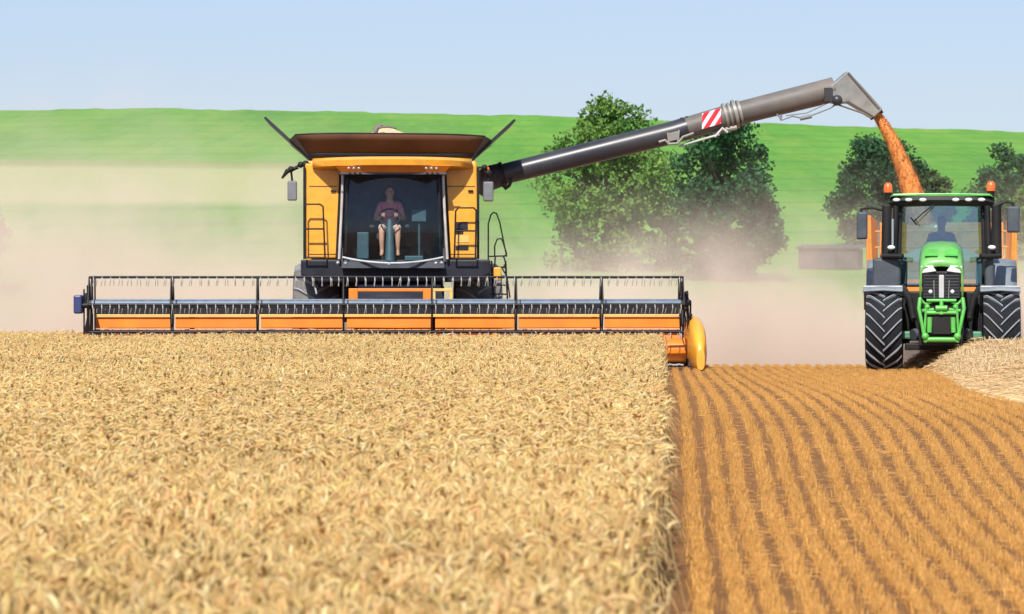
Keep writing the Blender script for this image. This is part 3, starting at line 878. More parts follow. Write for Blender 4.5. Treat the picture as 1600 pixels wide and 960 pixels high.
# chassis, platform, body ----------------------------------------------
ch = MB(); a, b = L(471, 0, 5)[0], L(757, 0, 5)[0]
zt, zb = L(0, 406, 5)[2], L(0, 441, 5)[2]
ch.prism([(a, zt), (b+.1, zt), (b+.1, zb+.15), (b-.3, zb), (a+.35, zb), (a, zb+.12)], 4.6, 6.0, 'y')
ch.bx(a+.75, b-.75, 5.4, 10.5, .75, 1.9)
chassis = ch.build('chassis', M['navy'], comb, bevel=.03)
fnd = MB()                                                     # curved fender edge by the left tyre
rows = []
for i in range(9):
    t = i/8; rows.append([(a+.02+.28*math.sin(t*1.3), y, zt-.02-.62*t) for y in (4.75, 5.6)])
fnd.sheet(rows); fnd.build('fender_lip', M['lightgrey'], chassis, solid=.03)
cl = MB()
for (px, py) in ((484, 411), (492, 411.5), (528, 411), (540, 412), (608, 413), (681, 412), (690, 411), (731, 414), (740, 414)):
    w = MB(); c = L(px, py, 3.95 if 520 < px < 700 else 4.65); w.ball(c, (.034, .03, .034), 10, 8); w.build('work_light', M['lamp'], comb, smooth=60)
bd = MB()
bl, br = L(476, 0, 5.6)[0], L(748, 0, 5.6)[0]
ztop = L(0, 250, 5.6)[2]
bd.bx(bl+.03, br-.03, 5.6, 10.6, 1.85, ztop-.02)
bd.hexa([(bl+.1,10.6,1.6),(br-.1,10.6,1.6),(br-.3,12.0,1.7),(bl+.3,12.0,1.7),(bl+.1,10.6,3.5),(br-.1,10.6,3.5),(br-.3,12.0,2.7),(bl+.3,12.0,2.7)])
body = bd.build('body', M['yellow'], comb, bevel=.05)
MB().bx(bl-.02, br+.02, 6.6, 10.2, 2.2, 2.32).build('side_stripe', M['navy'], body)

def panel(pxs, dy, mat_, name='side_panel'):
    P0 = [L(px, py, dy) for px, py in pxs]
    m_ = MB(); m_.prism([(p[0], p[2]) for p in P0], dy-.06, dy+.45, 'y')
    return m_.build(name, mat_, comb, bevel=.035, seg=3)
pl = panel([(477, 256), (533, 256), (529, 404), (475, 404)], 4.76, M['yellow'])
pr = panel([(692, 256), (745, 256), (749, 404), (699, 404)], 4.76, M['yellow'])
for (x0_, x1_, y0_, y1_) in ((712, 731, 347, 360), (712, 724, 357, 366), (712, 732, 384, 391)):
    p0, p1 = L(x0_, y1_, 4.69), L(x1_, y0_, 4.69)
    MB().bx(p0[0], p1[0], 4.688, 4.71, p0[2], p1[2]).build('step_recess', M['sticker'], pr)
p0, p1 = L(713, 379, 4.69), L(733, 368, 4.69)
MB().bx(p0[0], p1[0], 4.69, 4.71, p0[2], p1[2]).build('pale_sticker', M['yellow_lip'], pr)
for (x0_, x1_, P_) in ((474, 478, pl), (745, 749, pr)):
    p0, p1 = L(x0_, 405, 4.66), L(x1_, 262, 4.66)
    MB().bx(p0[0], p1[0], 4.65, 4.72, p0[2], p1[2]).build('edge_seal', M['blackmetal'], P_)

for P_, xs_ in ((pl, (483, 527)), (pr, (697, 742))):
    for py in (292, 398):
        p0, p1 = L(xs_[0], py, 4.69), L(xs_[1], py-1.2, 4.69); MB().bx(p0[0], p1[0], 4.692, 4.72, p0[2], p1[2]).build('panel_seam', M['rustybrown'], P_)
    p0, p1 = L((xs_[0]+xs_[1])/2+12, 300, 4.69), L((xs_[0]+xs_[1])/2+20, 297, 4.69); MB().bx(p0[0], p1[0], 4.66, 4.72, p0[2], p1[2]).build('handle', M['black'], P_, bevel=.008)
# cab -------------------------------------------------------------------
cb_ = MB()
xl, xr = L(530, 0, 4.6)[0], L(698, 0, 4.6)[0]
zf, zr = L(0, 409, 4.2)[2], L(0, 272, 4.2)[2]
cb_.bx(xl+.05, xr-.05, 4.25, 5.65, zf-.12, zf+.0)              # floor
cb_.bx(xl+.03, xr-.03, 5.58, 5.64, zf, zr)                     # rear wall
for a_ in (xl+.02, xr-.07): cb_.bx(a_, a_+.05, 4.55, 5.6, zf, zf+.25); cb_.bx(a_, a_+.05, 5.3, 5.6, zf+.25, zr)
cb_.bx(xl+.02, xr-.02, 4.1, 5.6, zr-.01, zr+.05)
cab = cb_.build('cab', M['interior'], comb)
for a_ in (xl+.045, xr-.045): MB().bx(a_-.006, a_+.006, 4.58, 5.3, zf+.25, zr-.01).build('side_window', M['glass'], cab)
rows = []
for j in range(9):
    t = j/8; row = []
    for i in range(15):
        u = -1+2*i/14
        top = L(540+ (688-540)*(u+1)/2, 274, 4.15); bot = L(536+(692-536)*(u+1)/2, 401, 4.05)
        x = bot[0]+(top[0]-bot[0])*t; z = bot[2]+(top[2]-bot[2])*t
        z -= (1-t)**3*0.11*(1-u*u)
        y = 4.55 - .42*math.cos(u*1.25) - .08*math.sin(t*PI) + .10*t
        row.append((x, y, z))
    rows.append(row)
MB().sheet(rows).build('windscreen', M['glass_dark'], cab, smooth=80)
sillp = [rows[0][i] for i in range(15)]
MB().tube([(p[0]*1.01, p[1]-.02, p[2]-.015) for p in sillp], .020, 8).build('sill_rail', M['lightgrey'], cab, smooth=60)
MB().tube([(p[0], p[1]-.01, p[2]) for p in rows[8]], .03, 8).build('visor_seal', M['black'], cab, smooth=60)
for s, pa, pb, pc in ((-1, 536, 530, 541), (1, 692, 699, 687)):
    MB().tube([L(pb, 405, 4.5), L(pb+(pa-pb)*.55, 340, 4.45), L(pa, 272, 4.5)], .026, 8).build('pillar', M['palepillar'], cab, smooth=60)
    MB().tube([L(pb-s*-4, 405, 4.7), L(pa+s*4, 272, 4.7)], .022, 8).build('door_seal', M['black'], cab, smooth=60)
    MB().tube([L(pc+s*1, 396, 4.42), L(pc-s*1, 340, 4.36), L(pc-s*1, 276, 4.44)], .016, 6).build('screen_trim', M['black'], cab, smooth=60)
# roof visor and lamps
rv = MB()
pts_ = [L(490, 258, 4.6), L(735, 258, 4.6)]
za, zb2, zc = L(0, 249, 4.0)[2], L(0, 259, 4.0)[2], L(0, 271, 4.1)[2]
def rr_(x0, x1, y, z): return [(x0, y, z), (x1, y, z)]
X0, X1 = L(489, 0, 4.6)[0], L(737, 0, 4.6)[0]; X2, X3 = L(528, 0, 4.0)[0], L(700, 0, 4.0)[0]
rows = []
n = 13
for (y, z, bul) in ((5.6, za+.02, 0), (4.35, za+.015, .30), (4.25, za-.03, .32), (4.27, zb2, .32), (4.5, zb2-.05, .18)):
    row = []
    for i in range(n):
        u = -1+2*i/(n-1); x = X0+(X1-X0)*(u+1)/2
        row.append((x, y - bul*(1-abs(u)**3) + (0.35 if y < 5 else 0)*abs(u)**3, z + .02*(1-u*u)))
    rows.append(row)
roof = MB().sheet(rows).build('roof_visor', M['yellow'], comb, smooth=40, solid=.03)
ub = MB(); rows = []
for (y, z, sx) in ((4.02, zb2+.005, 1.0), (4.12, zc+.005, .82)):
    rows.append([((X2+X3)/2 + (X3-X2)/2*(-1+2*i/10)*(1.06 if z > zc+.05 else .93), y, z) for i in range(11)])
ub.sheet(rows); ub.build('lamp_housing', M['orange'], roof, solid=.02)
for px, s in ((545, 1), (553, 1), (561, 1), (666, 1), (674, 1), (682, 1)):
    MB().ball(L(px, 263.5, 4.0), (.03, .03, .028), 10, 8).build('roof_lamp', M['lamp'], roof, smooth=60)
for px in (511, 708):
    MB().ball(L(px, 262, 4.95), (.04, .04, .034), 10, 8).build('roof_lamp', M['lamp'], roof, smooth=60)
# inside the cab
st_ = MB(); c = L(609, 0, 5.2)
st_.box((c[0], 5.15, 2.36), (.5, .5, .14)); st_.box((c[0], 5.42, 2.72), (.46, .12, .70), (-.12, 0, 0)); st_.box((c[0], 5.47, 3.14), (.26, .09, .2)); st_.bx(c[0]-.15, c[0]+.15, 5.0, 5.35, zf, 2.29)
st_.box((c[0]-.33, 5.1, 2.55), (.1, .42, .08)); st_.box((c[0]+.33, 5.1, 2.55), (.1, .42, .08))
st_.build('operator_seat', M['seat'], cab, bevel=.04)
sc_ = MB(); sc_.tube([(c[0], 4.40, zf), (c[0], 4.48, 2.35), (c[0], 4.62, 2.66)], [.10, .075, .05], 10); sc_.build('steering_column', M['column'], cab, smooth=60)
sw = MB(); m_ = Euler((math.radians(55), 0, 0)).to_matrix(); cw = Vector((c[0], 4.66, 2.72)); ring = [cw + m_ @ Vector((.19*math.cos(2*PI*i/24), .19*math.sin(2*PI*i/24), 0)) for i in range(25)]
sw.tube(ring, .016, 8); [sw.tube([cw, ring[i]], .013, 6) for i in (2, 10, 18)]; sw.build('steering_wheel', M['black'], cab, smooth=60)
mo = MB(); mo.box((c[0]+.55, 4.75, 2.75), (.28, .05, .22), (0, 0, -.3)); mo.tube([(c[0]+.55, 4.8, zf), (c[0]+.55, 4.8, 2.65)], .025, 8); mo.build('monitor', M['column'], cab, bevel=.01)
MB().box((c[0]+.45, 4.6, zf+.06), (.35, .3, .1)).build('storage_box', M['column'], cab, bevel=.02)
MB().box((c[0]-.5, 4.9, zf+.3), (.22, .5, .5)).build('console', M['column'], cab, bevel=.02)
for px, py in ((632, 399), (655, 396)):
    pass
seated_person(tuple(comb.matrix_basis @ Vector((c[0], 5.17, 2.42))), comb.rotation_euler.z, 'harvester driver in a dull pink shirt gripping the steering wheel behind dark glass', M['shirt_pink'], M['shorts_pale'], shorts=True)

# grain tank hopper --------------------------------------------------------
gt = MB(); gt.bx(L(486, 0, 6)[0], L(736, 0, 6)[0], 5.9, 9.3, ztop-.25, ztop+.03)
tank = gt.build('grain_tank', M['navy'], comb, bevel=.02)
A, B = L(487, 249, 5.75), L(735, 249, 5.75)
C_, D_ = L(758, 213, 5.35), L(461, 211, 5.35)
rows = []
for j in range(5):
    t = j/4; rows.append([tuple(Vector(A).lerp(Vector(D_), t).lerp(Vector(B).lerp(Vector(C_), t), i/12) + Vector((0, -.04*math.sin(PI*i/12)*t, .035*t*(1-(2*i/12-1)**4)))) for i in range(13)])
MB().sheet(rows[1:]).build('hopper_flap', M['rustybrown'], tank, solid=.025, smooth=60)
MB().sheet([[(p[0]*1.0, p[1]-.006, p[2]) for p in r_] for r_ in rows[:2]]).build('flap_lower_strip', M['navy'], tank, solid=.03, smooth=60)  # lowest strip of the front flap, dark navy below the rusty brown
MB().tube(rows[4], .016, 6).build('flap_rim', M['blackmetal'], tank, smooth=60)
for (bx_, by_), (tx, ty), nm in (((485, 249), (415, 185), -1), ((737, 249), (804, 188), 1)):
    b0, t0_ = L(bx_, by_, 5.8), L(tx, ty, 5.95); b1, t1_ = L(bx_, by_, 9.3), L(tx, ty, 8.9)
    b1 = (b0[0], 9.2, b0[2]); t1_ = (t0_[0], 8.9, t0_[2])
    s = MB(); s.sheet([[b0, b1], [t0_, t1_]]); s.build('hopper_flap', M['navy'], tank, solid=.05)
    MB().tube([t0_, t1_], .022, 6).build('flap_rim', M['blackmetal'], tank, smooth=60)
b0, b1 = L(487, 249, 5.8)[0], L(735, 249, 5.8)[0]
MB().sheet([[(b0, 9.25, ztop), (b1, 9.25, ztop)], [(b0-.5, 9.7, ztop+.42), (b1+.5, 9.7, ztop+.42)]]).build('hopper_flap', M['rustybrown'], tank, solid=.03)
for s in (-1, 1):                                             # cloth gussets between front and side flaps
    p0, p1, p2 = (A, D_, L(452, 219, 5.9)) if s < 0 else (B, C_, L(768, 219, 5.9))
    MB().add([p0, p1, p2], [(0, 1, 2)]).build('corner_gusset', M['navy'], tank, solid=.015)
# grain in the hopper
g = MB(); rows = []
pk = L(606, 197, 7.2)
for i in range(15):
    t = i/14; row = []
    for k in range(29):
        a = 2*PI*k/28
        rad = 1.75*t
        z = pk[2] + .0 - .50*t**.8 - (.05*math.sin(3*a+1)*t) + random.uniform(-.012, .012)
        row.append((pk[0]+rad*math.cos(a), 7.4+.85*rad*math.sin(a), z))
    rows.append(row)
g.sheet(rows); o = g.build('grain_heap', M['grainheap'], None)
o.matrix_basis = comb.matrix_basis
tag(o, 'beige heap of harvested grain topping the open harvester hopper', 'grain', kind='stuff')
fa = MB(); fa.tube([L(585, 208, 7.0), L(590, 199, 7.0), L(598, 195, 7.0)], [.06, .05, .035], 8); fa.tube([L(592, 200, 6.9), L(606, 198, 6.9), L(620, 201, 6.9)], [.02, .03, .02], 6); fa.build('fill_auger', M['pipedusty'], tank, smooth=60)

# wheels ---------------------------------------------------------------------
for px in (495, 748):
    wheel(comb, (L(px, 0, 5.9)[0], 6.75, .84), 1.02, .92, M['dustytyre'], M['lug'], M['rimyellow'], 20, .30)
for s in (-1, 1):
    wheel(comb, (s*1.35+.05, 10.6, .34), .68, .5, M['dustytyre'], M['lug'], M['rimyellow'], 18, .3)

# handrails, mirrors, ladder ---------------------------------------------------
def rail(pts_, dy, r=.017, name='handrail'):
    t = MB()
    for ln in pts_: t.tube([L(px, py, dy) for px, py in ln], r, 7)
    return t.build(name, M['blackmetal'], comb, smooth=60)
rail([[(476, 403), (476, 324), (479, 319.5), (500, 319.5), (505, 323), (508, 404)], [(476, 358), (506, 358)], [(476, 403), (508, 403)]], 4.45)
rail([[(710, 403), (712, 330), (716, 325), (740, 325), (744, 329), (743, 403)], [(712, 361), (744, 361)], [(710, 404), (745, 404)]], 4.45)
rail([[(763, 410), (763, 350), (767, 336), (771, 332), (776, 334), (781, 348), (791, 398), (786, 403)], [(773, 402), (773, 384), (777, 374), (783, 373), (786, 378), (792, 398)], [(763, 401), (793, 400)], [(774, 401), (772, 430)], [(788, 403), (790, 412), (785, 420), (792, 432), (797, 466)], [(765, 410), (765, 440)]], 5.0, .015, 'ladder_rail')
ld = MB()
for py in (418, 432, 446, 460): ld.box(L(779, py, 5.15), (.30, .22, .03))
ld.tube([L(768, 408, 5.1), L(771, 468, 5.1)], .02, 6); ld.tube([L(790, 408, 5.1), L(793, 468, 5.1)], .02, 6)
ld.build('ladder', M['blackmetal'], comb)
MB().box(L(777, 428, 5.05), (.14, .2, .24)).build('tool_box', M['yellow'], comb, bevel=.02)
for (mx, my0, my1, hw, arm) in ((457, 283, 314, 7.5, [(486, 256), (470, 258), (455, 265), (457, 284)]), (763, 284, 315, 8, [(745, 262), (757, 262), (763, 270), (763, 284)])):
    a, b = L(mx-hw, my1, 4.7), L(mx+hw, my0, 4.7)
    mi = MB().bx(a[0], b[0], 4.66, 4.74, a[2], b[2]).build('mirror', M['mirror_shell'], comb, bevel=.03, seg=3)
    t = MB(); t.tube([L(px, py, 4.75) for px, py in arm], .022, 8)
    for px, py in arm[1:3]: t.ball(L(px, py, 4.7), .06, 8, 6)
    t.build('mirror_arm', M['black'], mi, smooth=60)
    MB().bx(a[0]+.015, b[0]-.015, 4.744, 4.75, a[2]+.02, b[2]-.02).build('mirror_glass', M['chrome'], mi)
lb = MB(); lb.tube([L(441, 279, 4.75), L(449, 268, 4.7), L(466, 262, 4.75)], [.02, .05, .03], 8); lb.ball(L(478, 257, 4.8), .07, 8, 6); lb.build('side_lamp', M['black'], comb, smooth=60)
MB().ball(L(761, 266, 4.8), (.05, .05, .07), 10, 8).build('beacon', M['amber'], comb, smooth=60)

# unloading auger ----------------------------------------------------------------
AD = 8.0
pp = lambda px, py, dy=AD: Vector(L(px, py, dy))
p0, p1, p2, p3 = pp(776, 275), pp(1052, 207), pp(1142, 180), pp(1306, 139)
ag = MB(); ag.tube([p0, p0.lerp(p1, .5), p1, p1.lerp(p2, .25)], [.205, .215, .225, .228], 24)
auger = ag.build('unloading_auger', M['pipe'], comb, smooth=50)
el = MB(); el.tube([pp(745, 300), pp(757, 284), pp(766, 278), pp(784, 273)], [.24, .25, .25, .235], 18); el.build('base_elbow', M['navy'], auger, smooth=50)
jr = MB(); jr.tube([pp(782, 285, AD-.25), pp(790, 295, AD-.2), pp(796, 290, AD-.2), pp(800, 279, AD-.2)], .035, 8); jr.tube([pp(776, 262), pp(778, 289)], .06, 8); jr.tube([pp(783, 273.3), pp(788, 272)], .25, 20); jr.build('base_clamp', M['black'], auger, smooth=50)
o2 = MB(); o2.tube([p1.lerp(p2, .25), p2, p2.lerp(p3, .5), p3], [.222, .225, .235, .245], 24); o2.build('outer_tube', M['pipedusty'], auger, smooth=50)
dirv = (p3-p2).normalized()
cr = MB()
for k, (off, rr0, ln) in enumerate(((-.12, .265, .05), (-.02, .255, .04), (.07, .285, .06), (.17, .26, .05))):
    c0 = p2 + dirv*off; cr.tube([c0, c0+dirv*ln], rr0, 24)
cr.tube([p2+Vector((-.1, -.1, -.28)), p2+Vector((.12, -.1, -.24))], .05, 8)
cr.tube([p2+Vector((-.35, -.1, -.36)), p2+Vector((.1, -.1, -.26))], .035, 8)
cr.build('fold_collar', M['grey'], auger, smooth=40)
hn = MB()
hn.tube([pp(1030, 222, AD-.3), pp(1040, 219, AD-.3), pp(1046, 225, AD-.3), pp(1060, 224, AD-.3), pp(1068, 214, AD-.3), pp(1085, 208, AD-.3)], .03, 8)
hn.box(pp(1053, 213, AD-.24), (.22, .06, .16), (0, -.25, 0)); hn.tube([pp(1044, 207, AD-.25), pp(1046, 224, AD-.28)], .022, 6); hn.tube([pp(1062, 203, AD-.25), pp(1060, 222, AD-.28)], .022, 6)
hn.build('hinge_bracket', M['grey'], auger, bevel=.008)
rm = MB(); rm.tube([pp(1062, 228, AD-.2), pp(1125, 210, AD-.2)], .022, 8); rm.tube([pp(1118, 214, AD-.2), pp(1130, 200, AD-.2), pp(1138, 207, AD-.2)], .028, 8); rm.build('fold_cylinder', M['lightgrey'], auger, smooth=50)
cm = MB()
for px, py in ((1066, 187), (1074, 185)): cm.ball(pp(px, py, AD-.05), .05, 8, 6)
cm.build('camera_pod', M['black'], auger, smooth=50)
# warning plate: white with red slanted stripes
pa, pb = pp(1096, 0, AD)[0], pp(1126, 0, AD)[0]
slope = (p2-p1); sl = slope.z/slope.x
zc_ = lambda x: p1.z + (x-p1.x)*sl + .045
wp = MB(); hh_ = .155
wp.hexa([(pa, 7.735, zc_(pa)-hh_), (pb, 7.735, zc_(pb)-hh_), (pb, 7.765, zc_(pb)-hh_), (pa, 7.765, zc_(pa)-hh_), (pa, 7.735, zc_(pa)+hh_), (pb, 7.735, zc_(pb)+hh_), (pb, 7.765, zc_(pb)+hh_), (pa, 7.765, zc_(pa)+hh_)])
plate = wp.build('warning_plate', M['white'], auger)
sp_ = MB(); W_ = pb-pa
def pt(u, v): x = pa+W_*u; return (x, 7.731, zc_(x)-hh_+2*hh_*v)
for ua in (-.55, .05, .65):
    poly = []
    steps = 8
    lo = [(max(0, min(1, ua+.65*v)), v) for v in [i/steps for i in range(steps+1)]]
    hi = [(max(0, min(1, ua+.32+.65*v)), v) for v in [i/steps for i in range(steps+1)]]
    for i in range(steps):
        q = [lo[i], hi[i], hi[i+1], lo[i+1]]
        if hi[i][0]-lo[i][0] + hi[i+1][0]-lo[i+1][0] > .01: sp_.add([pt(*a_) for a_ in q], [(0, 1, 2, 3)])
sp_.build('red_stripe', M['red'], auger)
# spout head
hs = MB(); d8 = .24
out_ = [(1300, 160), (1297, 134), (1306, 127), (1324, 111), (1345, 132), (1372, 162), (1380, 171), (1366, 184), (1350, 174), (1326, 160), (1312, 163)]
poly = [(L(px, py, AD)[0], L(px, py, AD)[2]) for px, py in out_]
hs.prism(poly, AD-d8, AD+d8, 'y'); spout = hs.build('spout', M['grey'], auger, bevel=.03, seg=3)
rb = MB(); rb.tube([pp(1328, 113, AD-.25), pp(1376, 168, AD-.25)], .025, 6); rb.tube([pp(1312, 163, AD-.25), pp(1350, 176, AD-.25), pp(1364, 184, AD-.25)], .02, 6); rb.build('spout_rib', M['pipedusty'], auger, smooth=50)
mo_ = MB(); mo_.tube([pp(1294, 136), pp(1299, 152)], .07, 10); mo_.box(pp(1296, 147, AD-.24), (.16, .12, .26)); mo_.ball(pp(1310, 156, AD-.26), .11, 10, 8); mo_.build('spout_motor', M['pipe'], auger, smooth=40)
lip_ = MB(); lip_.tube([pp(1362, 184), pp(1370, 179), pp(1381, 172)], .05, 8); lip_.build('rubber_lip', M['black'], auger, smooth=50)
ho = MB()
ho.tube([pp(1215, 178, AD-.2), pp(1224, 187, AD-.22), pp(1240, 181, AD-.22), pp(1256, 184, AD-.22), pp(1272, 179, AD-.22), pp(1300, 168, AD-.2), pp(1312, 160, AD-.2)], .018, 6)
ho.tube([pp(1230, 180, AD-.2), pp(1262, 176, AD-.2), pp(1290, 163, AD-.2), pp(1298, 158, AD-.2)], .014, 6)
ho.tube([pp(1252, 185, AD-.2), pp(1270, 181, AD-.2)], .04, 8); ho.tube([pp(1222, 178, AD-.2), pp(1222, 188, AD-.2)], .025, 6)
ho.build('hydraulic_hose', M['mirror_shell'], auger, smooth=50)

# falling grain ---------------------------------------------------------------------
path = [(1372, 176, 8), (1384, 195, 10.5), (1399, 222, 12), (1411, 250, 14), (1421, 275, 16), (1429, 300, 18.5), (1437, 330, 21), (1443, 350, 24)]
pw = [comb.matrix_basis @ pp(a, b) for a, b, _ in path]; rw = [c_*(CD+AD)/F for _, _, c_ in path]
ts = np.linspace(0, len(path)-1, 60)
PX = np.array([[np.interp(t, range(len(path)), [p[i] for p in pw]) for i in range(3)] for t in ts]); RW = np.interp(ts, range(len(path)), rw)
core = MB(); rows = []
for i, (p, r) in enumerate(zip(PX, RW)):
    rows.append([(p[0]+r*.88*math.cos(2*PI*k/18)*(1+.10*math.sin(k*1.7+i*.8)+random.uniform(-.03, .03)), p[1]+r*.88*math.sin(2*PI*k/18)*(1+.08*math.sin(k*2.3+i*.6)+random.uniform(-.03, .03)), p[2]) for k in range(19)])
core.sheet(rows)
cV = np.array(core.v); cQ = np.array(core.f)
n = 26000
t = rng.random(n)*(len(ts)-1.001); i = t.astype(int); f_ = (t-i)[:, None]
Pg = PX[i]*(1-f_) + PX[i+1]*f_; rg = RW[i]
a = rng.uniform(0, 2*PI, n); q = rg*np.where(rng.random(n) < .96, rng.random(n)**.5*.98, rng.random(n)*1.4)
Pg = Pg + np.stack([q*np.cos(a), q*np.sin(a), rng.normal(0, .01, n)], -1)
ot = np.array([(1,0,0),(0,1,0),(-1,0,0),(0,-1,0),(0,0,1.9),(0,0,-1.9)])*.0055
of = np.array([(0,1,4,4),(1,2,4,4),(2,3,4,4),(3,0,4,4)])
# each kernel is a small slanted diamond of four quads
kq = np.array([(4,0,5,1),(4,1,5,2),(4,2,5,3),(4,3,5,0)])
pg = np.array([(0.82,0.31,0.085), (0.86,0.38,0.13), (0.76,0.25,0.065)])
w = rng.random((n, 3)); w /= w.sum(1, keepdims=True); cg = (w @ pg)*rng.uniform(.85, 1.12, n)[:, None]
v1, q1, c1 = scatter([(ot, kq, np.ones(6))], Pg, rng.uniform(0, 6, n), rng.uniform(.7, 1.6, n), rng.normal(0, .5, n), cg)
cc = np.tile(np.array([0.82,0.30,0.08]), (len(cV), 1))*rng.uniform(.88, 1.08, len(cV))[:, None]
o = np_mesh('grain_stream', np.concatenate([v1, cV]), np.concatenate([q1, cQ+len(v1)]), M['grain'], np.clip(np.concatenate([c1, cc]), .01, .9))
tag(o, 'orange stream of grain falling from the spout into the trailer', 'grain', kind='stuff')

# ------------------------------------------------------------------ tractor
TD, TPX = 61.0, 1471.0
def T(px, py, dy):
    k = (TD+dy)/F
    return ((px-TPX)*k, dy, CAMH - (py-425)*k)
tr = empty('farm_tractor', ((TPX-800)/F*TD, TD, 0), -math.atan((TPX-800)/F))
tag(tr, 'green farm tractor with black cab roof facing the viewer across the stubble', 'tractor')
for px in (1382, 1564):
    wheel(tr, (T(px, 0, 0)[0], .2, .685), .69, .64, M['tyre'], M['lug'], M['green'], 18, .50)
for s in (-1, 1):
    wheel(tr, (s*1.0, 2.95, .88), .96, .62, M['dustytyre'], M['lug'], M['green'], 20, .40)
    # front mudguard
    rows = []
    for i in range(11):
        a = math.radians(66 + 84*i/10); r = .765
        rows.append([(s*.995+u*.34, .2-r*math.cos(a), .685+r*math.sin(a)-(.02 if abs(u) > .9 else 0)) for u in (-1, -.92, 0, .92, 1)])
    fn = MB().sheet(rows).build('mudguard', M['fender'], tr, solid=.03, smooth=60)
    MB().tube([(s*.995-.33, rows[2][0][1], rows[2][2][2]), (s*.995+.33, rows[2][0][1], rows[2][2][2])], .022, 6).build('mudguard_edge', M['lightgrey'], fn, smooth=60)
    # rear fender
    rows = []
    for i in range(11):
        a = math.radians(20 + 130*i/10); r = 1.06
        rows.append([(s*(.62+.70*u), 2.95-r*math.cos(a), .88+r*math.sin(a)-.05*u*u) for u in (0, .3, .7, 1)])
    MB().sheet(rows).build('rear_fender', M['fender'], tr, solid=.04, smooth=60)
    a_, b_ = T(1364 if s < 0 else 1538, 444, 1.4), T(1408 if s < 0 else 1552, 403, 1.4)
    MB().bx(a_[0], b_[0], 1.35, 2.0, a_[2]-.3, b_[2]).build('fuel_tank', M['darkgrey'], tr, bevel=.05, seg=3)
# hood
rows = []
for (dy, ytop, hw, zr) in ((-.42, 417, .335, 424), (-.38, 407, .345, 418), (-.25, 396, .35, 412), (.0, 387, .355, 404), (.4, 381.5, .36, 400), (1.65, 378, .37, 398)):
    zt_ = T(0, ytop, dy)[2]; ze = T(0, zr, dy)[2]; zlow = T(0, 468, dy)[2]
    rows.append([(-hw*1.02, dy, zlow), (-hw*1.02, dy, ze-.12), (-hw, dy, ze), (-hw*.9, dy, ze+(zt_-ze)*.6), (-hw*.62, dy, zt_-.01), (-hw*.3, dy, zt_), (0, dy, zt_+.008), (hw*.3, dy, zt_), (hw*.62, dy, zt_-.01), (hw*.9, dy, ze+(zt_-ze)*.6), (hw, dy, ze), (hw*1.02, dy, ze-.12), (hw*1.02, dy, zlow)])
hood = MB().sheet(rows).build('hood', M['greenlight'], tr, solid=.02, smooth=50)
for px in (1455, 1486):
    a_, b_ = T(px-10, 404, -.40), T(px+10, 397, -.28)
    MB().hexa([(a_[0], -.345, a_[2]+.035), (b_[0], -.345, a_[2]+.035), (b_[0], -.19, b_[2]+.062), (a_[0], -.19, b_[2]+.062), (a_[0], -.365, a_[2]+.045), (b_[0], -.365, a_[2]+.045), (b_[0], -.20, b_[2]+.082), (a_[0], -.20, b_[2]+.082)]).build('hood_vent', M['green'], hood)
gr = MB(); a_, b_ = T(1441, 467, -.4), T(1501, 424, -.4)
gr.bx(a_[0], b_[0], -.40, -.30, a_[2], b_[2]); grille = gr.build('grille', M['black'], hood, bevel=.02)
gs = MB()
for i in range(9):
    z = a_[2] + (b_[2]-a_[2])*(i+.5)/9
    gs.bx(a_[0]+.03, -.06, -.412, -.398, z-.006, z+.006); gs.bx(.06, b_[0]-.03, -.412, -.398, z-.006, z+.006)
gs.build('grille_mesh', M['darkgrey'], hood)
bars = MB(); p_, q_ = T(1467, 466, -.42), T(1475, 430, -.42); bars.bx(p_[0], q_[0], -.44, -.40, p_[2], q_[2]); bars.build('centre_bar', M['lightgrey'], hood, bevel=.012)
for s in (-1, 1):
    q4 = [T(TPX+s*8, 424, -.45), T(TPX+s*31, 427, -.40), T(TPX+s*32, 416, -.40), T(TPX+s*14, 415, -.45)]
    h_ = MB(); h_.hexa([Vector(p) for p in q4] + [Vector(p)+Vector((0, .06, 0)) for p in q4]); h_.build('headlight', M['lens'], hood, bevel=.006)
    MB().tube([T(TPX+s*32, 468, -.38), T(TPX+s*33, 440, -.38), T(TPX+s*32, 420, -.38)], .018, 6).build('grille_surround', M['greenlight'], hood, smooth=60)
    c0 = T(TPX+s*17, 456, -.41); MB().ball(c0, (.035, .02, .035), 8, 6).build('driving_lamp', M['lens'], hood, smooth=60)
    MB().tube([T(TPX+s*11, 466, -.41), T(TPX+s*12, 438, -.41)], .008, 6).build('grille_bar', M['grey'], hood)
# front linkage
fl_ = MB()
for s in (-1, 1):
    fl_.tube([T(TPX+s*33, 466, -.55), T(TPX+s*35, 482, -.62), T(TPX+s*30, 508, -.66), T(TPX+s*24, 535, -.68)], [.035, .035, .03, .04], 8)
    fl_.tube([T(TPX+s*33, 468, -.5), T(TPX+s*25, 476, -.5), T(TPX+s*15, 472, -.5)], .028, 8)
    fl_.tube([T(TPX+s*18, 496, -.6), T(TPX+s*19, 520, -.62)], .045, 10)
    fl_.tube([T(TPX+s*30, 486, -.6), T(TPX+s*12, 484, -.55)], .03, 8)
    fl_.ball(T(TPX+s*25, 526, -.70), .065, 8, 6); fl_.ball(T(TPX+s*22, 480, -.58), .05, 8, 6)
    fl_.tube([T(TPX+s*24, 480, -.6), T(TPX+s*26, 520, -.66)], .02, 6)
fl_.tube([T(1445, 531, -.68), T(1497, 531, -.68)], .045, 10)
fl_.tube([T(1446, 489, -.58), T(1496, 489, -.58)], .035, 8)
fl_.tube([T(1448, 470, -.52), T(1494, 470, -.52)], .03, 8)
fl_.tube([T(1471, 470, -.54), T(1471, 492, -.60)], .035, 8)
fl_.tube([T(1462, 482, -.6), T(1480, 482, -.6)], .05, 8)
link = fl_.build('front_linkage', M['green'], tr, smooth=50)
